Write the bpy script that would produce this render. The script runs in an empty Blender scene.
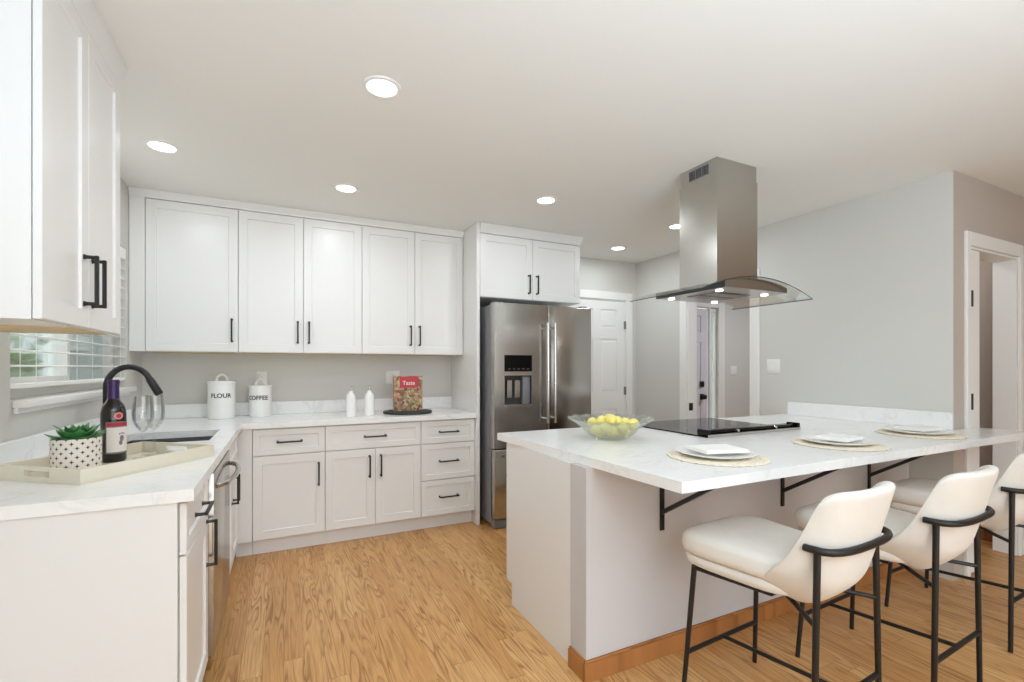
import bpy, bmesh, math, random
from mathutils import Vector, Matrix, Quaternion

random.seed(7)
scene = bpy.context.scene
COL = scene.collection
PI = math.pi

# ------------------------------------------------------------------ camera, world, exposure
cam_d = bpy.data.cameras.new('camera')
cam_d.sensor_width = 36.0
cam_d.sensor_fit = 'HORIZONTAL'
cam_d.lens = 469.1 / 1024 * 36.0
cam_d.shift_y = 26.5 / 1024
cam_d.clip_start = 0.05
cam = bpy.data.objects.new('camera', cam_d)
COL.objects.link(cam)
cam.location = (0, 0, 1.29)
cam.rotation_euler = (PI / 2, 0, math.radians(-25.957))
scene.camera = cam

scene.view_settings.view_transform = 'Standard'
scene.view_settings.look = 'None'
scene.view_settings.gamma = 1.0
scene.view_settings.use_curve_mapping = False
scene.view_settings.exposure = -0.27

scene.cycles.transparent_max_bounces = 48
scene.cycles.max_bounces = 14
scene.cycles.diffuse_bounces = 8
scene.cycles.glossy_bounces = 8
scene.cycles.transmission_bounces = 12

WORLD_STRENGTH = 3.2
LAMP_W = 5.2           # each recessed kitchen light
LIVING_FILL_W = 6.0         # each unseen fill light added in the living area behind the camera
HOOD_W = 0.35
ENTRY_FILL_W = 30.0

# added unseen fill light aimed at the living-area ceiling, standing in for a flash
for _i, (_x, _y, _w) in enumerate(((0.6, -1.3, 215.0),)):
    _d = bpy.data.lights.new('bounce_fill', 'AREA')
    _d.shape = 'DISK'
    _d.size = 1.6
    _d.energy = _w
    _d.color = (0.64, 0.82, 1.0)
    _o = bpy.data.objects.new('bounce_fill', _d)
    COL.objects.link(_o)
    _o.location = (_x, _y, 1.05)
    _o.rotation_euler = (PI, 0, 0)

world = bpy.data.worlds.new('sky')
scene.world = world
world.use_nodes = True
wn = world.node_tree.nodes
wn['Background'].inputs[0].default_value = (0.955, 0.975, 1.0, 1)
wn['Background'].inputs[1].default_value = WORLD_STRENGTH


# ------------------------------------------------------------------ materials
def lin(c):
    """sRGB 0-255 -> linear"""
    out = []
    for v in c:
        v /= 255.0
        out.append(v / 12.92 if v <= 0.04045 else ((v + 0.055) / 1.055) ** 2.4)
    return (*out, 1.0)


class NT:
    """small helper around a node tree"""

    def __init__(self, m):
        self.t = m.node_tree
        self.n = self.t.nodes
        self.l = self.t.links

    def new(self, typ, **kw):
        nd = self.n.new(typ)
        for k, v in kw.items():
            setattr(nd, k, v)
        return nd

    def put(self, sock, v):
        if isinstance(v, bpy.types.NodeSocket):
            self.l.new(v, sock)
        elif v is not None:
            sock.default_value = v

    def math(self, op, a, b=None, c=None):
        nd = self.new('ShaderNodeMath', operation=op)
        for i, v in enumerate((a, b, c)):
            if v is not None:
                self.put(nd.inputs[i], v)
        return nd.outputs[0]

    def mix(self, f, a, b):
        nd = self.new('ShaderNodeMix', data_type='RGBA')
        self.put(nd.inputs[0], f)
        self.put(nd.inputs[6], a)
        self.put(nd.inputs[7], b)
        return nd.outputs[2]

    def noise(self, vec, scale, detail=3.0, rough=0.5, dist=0.0):
        nd = self.new('ShaderNodeTexNoise')
        if vec is not None:
            self.l.new(vec, nd.inputs['Vector'])
        nd.inputs['Scale'].default_value = scale
        nd.inputs['Detail'].default_value = detail
        nd.inputs['Roughness'].default_value = rough
        nd.inputs['Distortion'].default_value = dist
        return nd.outputs[0]

    def ramp(self, f, stops):
        nd = self.new('ShaderNodeValToRGB')
        cr = nd.color_ramp
        while len(cr.elements) < len(stops):
            cr.elements.new(0.5)
        for e, (p, c) in zip(cr.elements, stops):
            e.position = p
            e.color = c
        self.put(nd.inputs[0], f)
        return nd.outputs[0]

    def comb(self, x, y, z):
        nd = self.new('ShaderNodeCombineXYZ')
        for i, v in enumerate((x, y, z)):
            self.put(nd.inputs[i], v)
        return nd.outputs[0]

    def pos(self):
        return self.new('ShaderNodeNewGeometry').outputs['Position']

    def objco(self):
        return self.new('ShaderNodeTexCoord').outputs['Object']


def base_mat(name, rgb, rough=0.5, metal=0.0, spec=0.5, var=0.02, scale=6.0, bump=0.0, bscale=200.0, coat=0.0, aniso=None):
    m = bpy.data.materials.new(name)
    m.use_nodes = True
    q = NT(m)
    b = q.n['Principled BSDF']
    c = lin(rgb)
    co = q.objco()
    f = q.noise(co, scale, 4)
    lo = tuple(max(0, v * (1 - var)) for v in c[:3]) + (1,)
    hi = tuple(min(1, v * (1 + var)) for v in c[:3]) + (1,)
    q.l.new(q.mix(f, lo, hi), b.inputs['Base Color'])
    b.inputs['Roughness'].default_value = rough
    b.inputs['Metallic'].default_value = metal
    b.inputs['Specular IOR Level'].default_value = spec
    b.inputs['Coat Weight'].default_value = coat
    if aniso is not None:
        # brushed metal: streaked roughness + fine bump along one axis
        mp = q.new('ShaderNodeMapping')
        q.l.new(co, mp.inputs[0])
        mp.inputs['Scale'].default_value = aniso
        st = q.noise(mp.outputs[0], 1.0, 3)
        q.l.new(q.math('MULTIPLY_ADD', st, 0.06, rough - 0.03), b.inputs['Roughness'])
        bp = q.new('ShaderNodeBump')
        bp.inputs['Strength'].default_value = 0.012
        bp.inputs['Distance'].default_value = 0.002
        q.l.new(st, bp.inputs['Height'])
        q.l.new(bp.outputs[0], b.inputs['Normal'])
    elif bump:
        bp = q.new('ShaderNodeBump')
        bp.inputs['Strength'].default_value = bump
        bp.inputs['Distance'].default_value = 0.002
        q.l.new(q.noise(co, bscale, 2), bp.inputs['Height'])
        q.l.new(bp.outputs[0], b.inputs['Normal'])
    return m


def emit_mat(name, rgb, strength):
    m = bpy.data.materials.new(name)
    m.use_nodes = True
    q = NT(m)
    b = q.n['Principled BSDF']
    b.inputs['Base Color'].default_value = (*rgb, 1)
    b.inputs['Emission Color'].default_value = (*rgb, 1)
    b.inputs['Emission Strength'].default_value = strength
    return m


def clear_mat(name, tint, amount, rough=0.02):  # amount scales the mirror share
    """thin clear glass: mostly see-through, mirror-like towards the edge"""
    m = bpy.data.materials.new(name)
    m.use_nodes = True
    q = NT(m)
    q.n.remove(q.n['Principled BSDF'])
    out = q.n['Material Output']
    tr = q.new('ShaderNodeBsdfTransparent')
    tr.inputs[0].default_value = (*tint, 1)
    gl = q.new('ShaderNodeBsdfGlossy')
    gl.inputs['Roughness'].default_value = rough
    gl.inputs['Color'].default_value = (0.95, 0.97, 0.97, 1)
    fr = q.new('ShaderNodeFresnel')
    fr.inputs[0].default_value = 1.5
    f = q.math('MULTIPLY_ADD', fr.outputs[0], amount, 0.02)
    mx = q.new('ShaderNodeMixShader')
    q.l.new(f, mx.inputs[0])
    q.l.new(tr.outputs[0], mx.inputs[1])
    q.l.new(gl.outputs[0], mx.inputs[2])
    q.l.new(mx.outputs[0], out.inputs[0])
    return m


M = {}
M['wall'] = base_mat('greige_wall_paint', (208, 207, 202), 0.75, var=0.012, scale=1.5, bump=0.06, bscale=160)
M['wall_taupe'] = base_mat('taupe_wall_paint', (186, 176, 167), 0.8, var=0.015, scale=1.5, bump=0.06, bscale=160)
M['pony'] = base_mat('pale_mauve_grey_paint', (200, 197, 197), 0.7, var=0.02, scale=2.0, bump=0.06, bscale=160)
M['ceiling'] = base_mat('white_ceiling_paint', (233, 233, 229), 0.85, var=0.012, scale=1.0, bump=0.08, bscale=120)
M['white'] = base_mat('white_lacquer', (229, 228, 226), 0.32, var=0.006, scale=3.0)
M['trim'] = base_mat('white_trim_paint', (234, 233, 230), 0.4, var=0.008, scale=3.0)
M['black'] = base_mat('matte_black_metal', (20, 19, 19), 0.42, var=0.1, scale=30)
M['blackgloss'] = base_mat('black_glass', (10, 11, 12), 0.06, var=0.02, coat=0.4)
M['steel'] = base_mat('brushed_stainless', (182, 179, 174), 0.2, 1.0, var=0.03, scale=3.0, aniso=(90, 90, 1.5))
M['steelside'] = base_mat('grey_painted_steel', (150, 151, 155), 0.45, 0.35, var=0.02)
M['hoodsteel'] = base_mat('hood_stainless', (188, 186, 180), 0.24, 1.0, var=0.02, scale=2.0, aniso=(60, 60, 1.2))
M['sinksteel'] = base_mat('sink_stainless', (128, 126, 122), 0.38, 1.0, var=0.05, aniso=(3, 120, 3))
M['chrome'] = base_mat('polished_steel', (206, 204, 200), 0.16, 1.0, var=0.02)
M['darkplastic'] = base_mat('dark_grey_plastic', (48, 48, 50), 0.5, var=0.1)
M['greyplastic'] = base_mat('grey_plastic', (120, 121, 126), 0.4, var=0.05)
M['birch'] = base_mat('birch_cabinet_underside', (216, 192, 148), 0.6, var=0.08, scale=9)
M['fabric'] = base_mat('cream_boucle', (228, 224, 217), 0.95, spec=0.2, var=0.05, scale=14, bump=0.5, bscale=420)
M['blind'] = base_mat('white_blind_slats', (240, 240, 236), 0.5, var=0.01)
M['ceramic'] = base_mat('white_ceramic', (238, 238, 236), 0.22, var=0.008)
M['enamel'] = base_mat('white_enamel', (236, 236, 234), 0.3, var=0.008)
M['ink'] = base_mat('dark_grey_lettering', (70, 70, 74), 0.6, var=0.03)
M['napkin'] = base_mat('white_cotton', (240, 239, 236), 0.9, var=0.02, scale=20, bump=0.3, bscale=300)
M['tray'] = base_mat('cream_lacquer', (220, 212, 193), 0.4, var=0.03, scale=8)
M['wine'] = base_mat('dark_wine_bottle_glass', (16, 9, 12), 0.08, var=0.05, coat=0.5)
M['purple'] = base_mat('purple_foil', (62, 40, 92), 0.35, 0.3, var=0.08)
M['label'] = base_mat('white_paper_label', (226, 218, 212), 0.7, var=0.03, scale=20)
M['labelred'] = base_mat('red_label_print', (170, 48, 58), 0.7, var=0.06, scale=30)
M['labelpink'] = base_mat('pink_seal', (214, 140, 134), 0.6, var=0.05, scale=30)
M['labelgrey'] = base_mat('grey_label_print', (120, 112, 118), 0.7, var=0.06, scale=30)
M['soil'] = base_mat('dark_soil', (58, 44, 34), 0.95, var=0.3, scale=80)
M['lemon'] = base_mat('pale_lemon_peel', (242, 230, 132), 0.5, var=0.05, scale=20, bump=0.3, bscale=180)
M['siding'] = base_mat('pale_house_siding', (240, 242, 242), 0.8, var=0.02)
M['ground'] = base_mat('concrete_ground', (178, 178, 170), 0.9, var=0.1, scale=2)
M['screen'] = base_mat('grey_window_glass', (150, 166, 168), 0.2, var=0.08)
M['blackgloss'].node_tree.nodes['Principled BSDF'].inputs['Specular IOR Level'].default_value = 0.25
M['blackgloss'].node_tree.nodes['Principled BSDF'].inputs['Coat Weight'].default_value = 0.0
M['bark'] = base_mat('brown_bark', (90, 72, 56), 0.9, var=0.2, scale=30)
M['doorgrey'] = base_mat('pale_lilac_door_paint', (214, 212, 220), 0.5, var=0.01)
M['downlight'] = emit_mat('led_diffuser', (1.0, 0.97, 0.92), 9.0)
M['led'] = emit_mat('hood_led', (0.95, 0.97, 1.0), 9.0)
M['glass'] = clear_mat('window_glass', (0.97, 0.99, 0.985), 0.8)
M['hoodglass'] = clear_mat('smoked_hood_glass', (0.965, 0.972, 0.966), 0.45)
M['wineglass'] = clear_mat('clear_stemware', (0.985, 0.987, 0.99), 0.75, 0.03)
M['bowlglass'] = clear_mat('clear_pressed_glass', (0.93, 0.94, 0.925), 0.5, 0.02)


def make_leafmat():
    m = bpy.data.materials.new('green_succulent')
    m.use_nodes = True
    q = NT(m)
    b = q.n['Principled BSDF']
    f = q.noise(q.objco(), 28, 4)
    q.l.new(q.ramp(f, [(0.3, lin((28, 82, 40))), (0.7, lin((86, 150, 84)))]), b.inputs['Base Color'])
    b.inputs['Roughness'].default_value = 0.45
    return m


M['leaf'] = make_leafmat()


def make_bushmat():
    m = bpy.data.materials.new('garden_foliage')
    m.use_nodes = True
    q = NT(m)
    b = q.n['Principled BSDF']
    f = q.noise(q.objco(), 9, 5)
    q.l.new(q.ramp(f, [(0.3, lin((60, 92, 48))), (0.7, lin((150, 180, 110)))]), b.inputs['Base Color'])
    b.inputs['Roughness'].default_value = 0.8
    return m


M['bush'] = make_bushmat()


def make_quartz():
    m = bpy.data.materials.new('white_quartz')
    m.use_nodes = True
    q = NT(m)
    b = q.n['Principled BSDF']
    p = q.pos()
    w = q.noise(p, 1.7, 5, 0.6, 1.2)
    v = q.math('ABSOLUTE', q.math('SUBTRACT', w, 0.5))
    vein = q.ramp(v, [(0.0, (1, 1, 1, 1)), (0.022, (0, 0, 0, 1))])
    mask = q.noise(p, 2.3, 2)
    fac = q.math('MULTIPLY', vein, q.math('MULTIPLY', mask, 0.42))
    fine = q.noise(p, 55, 3)
    c0 = q.mix(fine, lin((234, 234, 234)), lin((243, 243, 242)))
    q.l.new(q.mix(fac, c0, lin((196, 197, 200))), b.inputs['Base Color'])
    b.inputs['Roughness'].default_value = 0.2
    return m


M['quartz'] = make_quartz()


def make_oak(name, w, light, mid, dark, along_y=True, board=1.3, rough=0.3, gloss=True):
    m = bpy.data.materials.new(name)
    m.use_nodes = True
    q = NT(m)
    b = q.n['Principled BSDF']
    sp = q.new('ShaderNodeSeparateXYZ')
    q.l.new(q.pos(), sp.inputs[0])
    X, Y, Z = sp.outputs
    u, v = (X, Y) if along_y else (Y, X)
    row = q.math('FLOOR', q.math('DIVIDE', u, w))
    wn1 = q.new('ShaderNodeTexWhiteNoise', noise_dimensions='1D')
    q.l.new(row, wn1.inputs['W'])
    vv = q.math('MULTIPLY_ADD', wn1.outputs[0], 5.0, v)
    bd = q.math('FLOOR', q.math('DIVIDE', vv, board))
    wn2 = q.new('ShaderNodeTexWhiteNoise', noise_dimensions='2D')
    q.l.new(q.comb(row, bd, 0.0), wn2.inputs['Vector'])
    rnd = wn2.outputs[0]
    off = q.math('MULTIPLY', rnd, 37.0)
    # cathedral grain: contour lines of a stretched noise
    f1 = q.noise(q.comb(q.math('MULTIPLY', u, 12.0), q.math('MULTIPLY', v, 0.95), off), 1.0, 2.0, 0.5, 0.3)
    cont = q.math('FRACT', q.math('MULTIPLY', f1, 13.0))
    line = q.ramp(cont, [(0.0, (1, 1, 1, 1)), (0.25, (0.3, 0.3, 0.3, 1)), (0.55, (0, 0, 0, 1)), (0.85, (0, 0, 0, 1)), (1.0, (1, 1, 1, 1))])
    pores = q.noise(q.comb(q.math('MULTIPLY', u, 260.0), q.math('MULTIPLY', v, 9.0), off), 1.0, 2)
    pores = q.ramp(pores, [(0.42, (0, 0, 0, 1)), (0.75, (1, 1, 1, 1))])
    broad = q.noise(q.comb(q.math('MULTIPLY', u, 14.0), q.math('MULTIPLY', v, 1.1), off), 1.0, 3)
    c = q.mix(rnd, light, mid)
    c = q.mix(q.math('MULTIPLY', broad, 0.45), c, mid)
    amt = q.ramp(q.noise(q.comb(q.math('MULTIPLY', u, 7.0), q.math('MULTIPLY', v, 1.3), off), 1.0, 2), [(0.32, (0.15, 0.15, 0.15, 1)), (0.62, (0.95, 0.95, 0.95, 1))])
    c = q.mix(q.math('MULTIPLY', line, amt), c, dark)
    c = q.mix(q.math('MULTIPLY', pores, 0.38), c, dark)
    # thin joints between strips
    fr = q.math('FRACT', q.math('DIVIDE', u, w))
    e = q.math('LESS_THAN', q.math('MINIMUM', fr, q.math('SUBTRACT', 1.0, fr)), 0.012)
    fb = q.math('FRACT', q.math('DIVIDE', vv, board))
    e2 = q.math('LESS_THAN', fb, 0.0018)
    c = q.mix(q.math('MULTIPLY', q.math('MAXIMUM', e, e2), 0.5), c, lin((92, 56, 28)))
    q.l.new(c, b.inputs['Base Color'])
    q.l.new(q.math('MULTIPLY_ADD', pores, 0.12, rough), b.inputs['Roughness'])
    b.inputs['Specular IOR Level'].default_value = 0.4
    return m


M['oak'] = make_oak('oak_strip_floor', 0.083, lin((224, 180, 122)), lin((202, 150, 92)), lin((146, 94, 46)))
M['oaktrim'] = make_oak('oak_baseboard', 0.4, lin((190, 132, 78)), lin((176, 118, 66)), lin((140, 86, 44)), along_y=False, board=4.0, rough=0.4)


def make_pot():
    """white ceramic with staggered dark plus marks (uses the UV map of the pot)"""
    m = bpy.data.materials.new('plus_pattern_ceramic')
    m.use_nodes = True
    q = NT(m)
    b = q.n['Principled BSDF']
    uv = q.new('ShaderNodeUVMap', uv_map='UVMap')
    sp = q.new('ShaderNodeSeparateXYZ')
    q.l.new(uv.outputs[0], sp.inputs[0])
    u = q.math('MULTIPLY', sp.outputs[0], 15.0)
    v = q.math('MULTIPLY', sp.outputs[1], 4.0)

    def plus(ou, ov):
        a = q.math('ABSOLUTE', q.math('SUBTRACT', q.math('FRACT', q.math('ADD', u, ou)), 0.5))
        c = q.math('ABSOLUTE', q.math('SUBTRACT', q.math('FRACT', q.math('ADD', v, ov)), 0.5))
        # pointed four-arm star: small when |a|*|c| product and the sum are small
        s = q.math('ADD', q.math('POWER', a, 0.45), q.math('POWER', c, 0.45))
        return q.math('LESS_THAN', s, 0.64)
    f = q.math('MAXIMUM', plus(0.0, 0.0), plus(0.5, 0.5))
    q.l.new(q.mix(f, lin((226, 218, 208)), lin((66, 56, 54))), b.inputs['Base Color'])
    b.inputs['Roughness'].default_value = 0.55
    return m


M['pot'] = make_pot()


def make_raffia():
    m = bpy.data.materials.new('woven_raffia')
    m.use_nodes = True
    q = NT(m)
    b = q.n['Principled BSDF']
    co = q.objco()
    wv = q.new('ShaderNodeTexWave', wave_type='RINGS', rings_direction='Z')
    q.l.new(co, wv.inputs[0])
    wv.inputs['Scale'].default_value = 28
    wv.inputs['Distortion'].default_value = 2.0
    f = q.noise(co, 60, 4)
    c = q.mix(f, lin((234, 223, 202)), lin((248, 242, 228)))
    c = q.mix(q.math('MULTIPLY', wv.outputs[1], 0.3), c, lin((212, 192, 160)))
    q.l.new(c, b.inputs['Base Color'])
    b.inputs['Roughness'].default_value = 0.9
    bp = q.new('ShaderNodeBump')
    bp.inputs['Strength'].default_value = 0.6
    bp.inputs['Distance'].default_value = 0.003
    q.l.new(wv.outputs[1], bp.inputs['Height'])
    q.l.new(bp.outputs[0], b.inputs['Normal'])
    return m


M['raffia'] = make_raffia()


def make_cover():
    """busy food photograph of a cookbook cover: warm mottled patches"""
    m = bpy.data.materials.new('cookbook_cover')
    m.use_nodes = True
    q = NT(m)
    b = q.n['Principled BSDF']
    co = q.objco()
    vo = q.new('ShaderNodeTexVoronoi')
    q.l.new(co, vo.inputs['Vector'])
    vo.inputs['Scale'].default_value = 52
    sp = q.new('ShaderNodeSeparateColor')
    q.l.new(vo.outputs['Color'], sp.inputs[0])
    c = q.ramp(sp.outputs[0], [(0.0, lin((92, 38, 34))), (0.2, lin((196, 160, 110))), (0.38, lin((120, 104, 74))),
                               (0.55, lin((228, 206, 166))), (0.7, lin((158, 50, 46))), (0.85, lin((96, 104, 62))), (1.0, lin((220, 190, 130)))])
    f = q.noise(co, 90, 3)
    q.l.new(q.mix(q.math('MULTIPLY', f, 0.4), c, lin((74, 44, 36))), b.inputs['Base Color'])
    b.inputs['Roughness'].default_value = 0.35
    return m


M['cover'] = make_cover()
M['coverred'] = base_mat('red_cover_band', (186, 40, 52), 0.4, var=0.08, scale=40)
M['pages'] = base_mat('cream_paper_block', (232, 224, 206), 0.8, var=0.03)


# ------------------------------------------------------------------ mesh builder
class B:
    def __init__(self):
        self.bm = bmesh.new()
        self.mi = 0

    def _fin(self, verts):
        fs = {f for v in verts for f in v.link_faces}
        for f in fs:
            f.material_index = self.mi
        return self

    def faces(self, vs, idx):
        bv = [self.bm.verts.new(v) for v in vs]
        for f in idx:
            try:
                fc = self.bm.faces.new([bv[i] for i in f])
                fc.material_index = self.mi
            except ValueError:
                pass
        return bv

    def box(self, x0, x1, y0, y1, z0, z1, bev=0.0, seg=2):
        r = bmesh.ops.create_cube(self.bm, size=1.0)
        vs = r['verts']
        for v in vs:
            v.co = Vector(((x0 + x1) / 2 + v.co.x * (x1 - x0), (y0 + y1) / 2 + v.co.y * (y1 - y0), (z0 + z1) / 2 + v.co.z * (z1 - z0)))
        self._fin(vs)
        if bev:
            es = list({e for v in vs for e in v.link_edges})
            rr = bmesh.ops.bevel(self.bm, geom=es, offset=bev, segments=seg, affect='EDGES', profile=0.5)
            for f in rr['faces']:
                f.material_index = self.mi
        return self

    def tube(self, pts, r, seg=10, closed=False, caps=True):
        """round bar along a path; r may be a list"""
        pts = [Vector(p) for p in pts]
        n = len(pts)
        rs = r if isinstance(r, (list, tuple)) else [r] * n
        rings = []
        t0 = (pts[1] - pts[0]).normalized()
        up = Vector((0, 0, 1)) if abs(t0.z) < 0.95 else Vector((1, 0, 0))
        nrm = t0.cross(up).normalized()
        prev = t0
        for i in range(n):
            if closed:
                t = (pts[(i + 1) % n] - pts[i - 1]).normalized()
            elif i == 0:
                t = t0
            elif i == n - 1:
                t = (pts[-1] - pts[-2]).normalized()
            else:
                t = ((pts[i + 1] - pts[i]).normalized() + (pts[i] - pts[i - 1]).normalized()).normalized()
            nrm = (prev.rotation_difference(t) @ nrm).normalized()
            prev = t
            bi = t.cross(nrm)
            k = 1.0
            if 0 < i < n - 1 and not closed:
                d = (pts[i] - pts[i - 1]).normalized().dot(t)
                k = 1.0 / max(d, 0.6)
            rings.append([self.bm.verts.new(pts[i] + (nrm * math.cos(a) + bi * math.sin(a)) * rs[i] * k) for a in [2 * PI * j / seg for j in range(seg)]])
        m = n if closed else n - 1
        for i in range(m):
            a, b = rings[i], rings[(i + 1) % n]
            for j in range(seg):
                f = self.bm.faces.new((a[j], a[(j + 1) % seg], b[(j + 1) % seg], b[j]))
                f.material_index = self.mi
        if caps and not closed:
            f = self.bm.faces.new(list(reversed(rings[0])))
            f.material_index = self.mi
            f = self.bm.faces.new(rings[-1])
            f.material_index = self.mi
        return self

    def lathe(self, prof, seg=32, c=(0, 0, 0), uv=False, sx=1.0, sy=1.0):
        """revolve (r, z) pairs around z"""
        rings = []
        for r, z in prof:
            if r < 1e-6:
                rings.append([self.bm.verts.new((c[0], c[1], c[2] + z))])
            else:
                rings.append([self.bm.verts.new((c[0] + sx * r * math.cos(2 * PI * j / seg), c[1] + sy * r * math.sin(2 * PI * j / seg), c[2] + z)) for j in range(seg)])
        uvl = self.bm.loops.layers.uv.new('UVMap') if uv else None
        zs = [p[1] for p in prof]
        z0, z1 = min(zs), max(zs)
        for i in range(len(rings) - 1):
            a, b = rings[i], rings[i + 1]
            for j in range(seg):
                k = (j + 1) % seg
                if len(a) == 1 and len(b) == 1:
                    continue
                if len(a) == 1:
                    vs = (a[0], b[k], b[j])
                elif len(b) == 1:
                    vs = (a[j], a[k], b[0])
                else:
                    vs = (a[j], a[k], b[k], b[j])
                f = self.bm.faces.new(vs)
                f.material_index = self.mi
                if uv:
                    for lp in f.loops:
                        jj = j if lp.vert in (a[j % len(a)], b[j % len(b)]) else j + 1
                        lp[uvl].uv = (jj / seg, (lp.vert.co.z - c[2] - z0) / (z1 - z0))
        return self

    def cyl(self, x, y, z0, z1, r, seg=24):
        return self.lathe([(0, z0), (r, z0), (r, z1), (0, z1)], seg, (x, y, 0))

    def prism(self, poly, lo, hi, axis='y'):
        """extrude a 2-d outline; axis y: poly is (x, z); axis x: (y, z); axis z: (x, y)"""
        def P(p, d):
            return {'y': (p[0], d, p[1]), 'x': (d, p[0], p[1]), 'z': (p[0], p[1], d)}[axis]
        n = len(poly)
        vs = [P(p, lo) for p in poly] + [P(p, hi) for p in poly]
        self.faces(vs, [list(range(n))[::-1], list(range(n, 2 * n))] + [(i, (i + 1) % n, n + (i + 1) % n, n + i) for i in range(n)])
        return self

    def slab(self, us, vs, mask, lo, hi, axis='z', warp=None):
        """plate made of grid cells (mask[j][i] true = solid), so it can have holes"""
        def P(u, v, d):
            if warp:
                u, v = warp(u, v)
            return {'z': (u, v, d), 'x': (d, u, v), 'y': (u, d, v)}[axis]
        cache = {}

        def V(i, j, d):
            k = (i, j, d)
            if k not in cache:
                cache[k] = self.bm.verts.new(P(us[i], vs[j], d))
            return cache[k]
        ni, nj = len(us) - 1, len(vs) - 1

        def S(i, j):
            return 0 <= i < ni and 0 <= j < nj and mask(i, j)
        for i in range(ni):
            for j in range(nj):
                if not S(i, j):
                    continue
                c = [(i, j), (i + 1, j), (i + 1, j + 1), (i, j + 1)]
                self.bm.faces.new([V(*p, hi) for p in c]).material_index = self.mi
                self.bm.faces.new([V(*p, lo) for p in reversed(c)]).material_index = self.mi
                for (di, dj), (p, q) in (((0, -1), (0, 1)), ((1, 0), (1, 2)), ((0, 1), (2, 3)), ((-1, 0), (3, 0))):
                    if not S(i + di, j + dj):
                        self.bm.faces.new((V(*c[p], lo), V(*c[q], lo), V(*c[q], hi), V(*c[p], hi))).material_index = self.mi
        return self

    def shaker(self, x0, x1, z0, z1, yf, t=0.019, rail=0.057, rec=0.008):
        """shaker front whose outer face is at y = yf - t, back at y = yf"""
        a, b = yf - t, yf - t + rec
        s = 0.003
        X0, X1, Z0, Z1 = x0 + rail, x1 - rail, z0 + rail, z1 - rail
        e = 0.0015
        vs = [(x0, yf, z0), (x1, yf, z0), (x1, yf, z1), (x0, yf, z1),
              (x0, a + e, z0), (x1, a + e, z0), (x1, a + e, z1), (x0, a + e, z1),
              (x0 + e, a, z0 + e), (x1 - e, a, z0 + e), (x1 - e, a, z1 - e), (x0 + e, a, z1 - e),
              (X0, a, Z0), (X1, a, Z0), (X1, a, Z1), (X0, a, Z1),
              (X0 + s, b, Z0 + s), (X1 - s, b, Z0 + s), (X1 - s, b, Z1 - s), (X0 + s, b, Z1 - s)]
        idx = [(3, 2, 1, 0)[::-1][::-1], (16, 17, 18, 19)]
        for k in range(0, 16, 4):
            for i in range(4):
                j = (i + 1) % 4
                idx.append((k + i, k + j, k + 4 + j, k + 4 + i))
        self.faces(vs, idx)
        return self

    def pull(self, x, z, yf, vertical=True, L=0.15):
        """square bar pull with two flared posts"""
        d = 0.032
        for s in (-1, 1):
            px, pz = (x, z + s * L / 2) if vertical else (x + s * L / 2, z)
            self.tube([(px, yf, pz), (px, yf - 0.008, pz), (px, yf - d, pz)], [0.009, 0.006, 0.0055], 8)
        a, b = L / 2 + 0.006, 0.0055
        if vertical:
            self.box(x - b, x + b, yf - d - 0.006, yf - d + 0.005, z - a, z + a, 0.002, 1)
        else:
            self.box(x - a, x + a, yf - d - 0.006, yf - d + 0.005, z - b, z + b, 0.002, 1)
        return self

    def build(self, name, mats, parent=None, loc=None, smooth=35, rotz=0.0):
        bmesh.ops.recalc_face_normals(self.bm, faces=self.bm.faces)
        me = bpy.data.meshes.new(name)
        self.bm.to_mesh(me)
        self.bm.free()
        for m in (mats if isinstance(mats, (list, tuple)) else [mats]):
            me.materials.append(m)
        if smooth:
            me.polygons.foreach_set('use_smooth', [True] * len(me.polygons))
            try:
                me.set_sharp_from_angle(angle=math.radians(smooth))
            except Exception:
                pass
        o = bpy.data.objects.new(name, me)
        COL.objects.link(o)
        if parent is not None:
            o.parent = parent
        if loc is not None:
            o.location = loc
        if rotz:
            o.rotation_euler = (0, 0, rotz)
        return o


def thing(name, label, cat, loc=(0, 0, 0), rotz=0.0, group=None):
    o = bpy.data.objects.new(name, None)
    o.empty_display_size = 0.1
    COL.objects.link(o)
    o.location = loc
    o.rotation_euler = (0, 0, rotz)
    return tag(o, label, cat, group)


def tag(o, label, cat, group=None):
    o['label'] = label
    o['category'] = cat
    if group:
        o['group'] = group
    return o


def struct(o):
    o['kind'] = 'structure'
    return o


def dup(root, loc, rotz=None, label=None):
    """copy a thing with its parts and sub-parts"""
    r = root.copy()
    COL.objects.link(r)
    r.location = loc
    if rotz is not None:
        r.rotation_euler = (0, 0, rotz)
    if label:
        r['label'] = label
    for ch in list(root.children):
        c = ch.copy()
        COL.objects.link(c)
        c.parent = r
        for g in list(ch.children):
            d = g.copy()
            COL.objects.link(d)
            d.parent = c
    return r


def light(name, kind, loc, power, size, color=(1, 1, 1), rot=(0, 0, 0), parent=None, spread=None):
    d = bpy.data.lights.new(name, kind)
    d.energy = power
    d.color = color
    if kind == 'AREA':
        d.shape = 'DISK'
        d.size = size
        if spread:
            d.spread = spread
    else:
        d.shadow_soft_size = size
    o = bpy.data.objects.new(name, d)
    COL.objects.link(o)
    o.location = loc
    o.rotation_euler = rot
    if parent is not None:
        o.parent = parent
    return o


# ------------------------------------------------------------------ room shell
XW, XR, YB = -0.92, 3.63, 4.22         # left wall, right wall, back wall (room faces)
YE = 1.378                             # face of the hall wall that runs off to the right
CZ = 2.48                              # ceiling height
XE, YS = 7.0, -3.2                     # living area behind the camera

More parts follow.
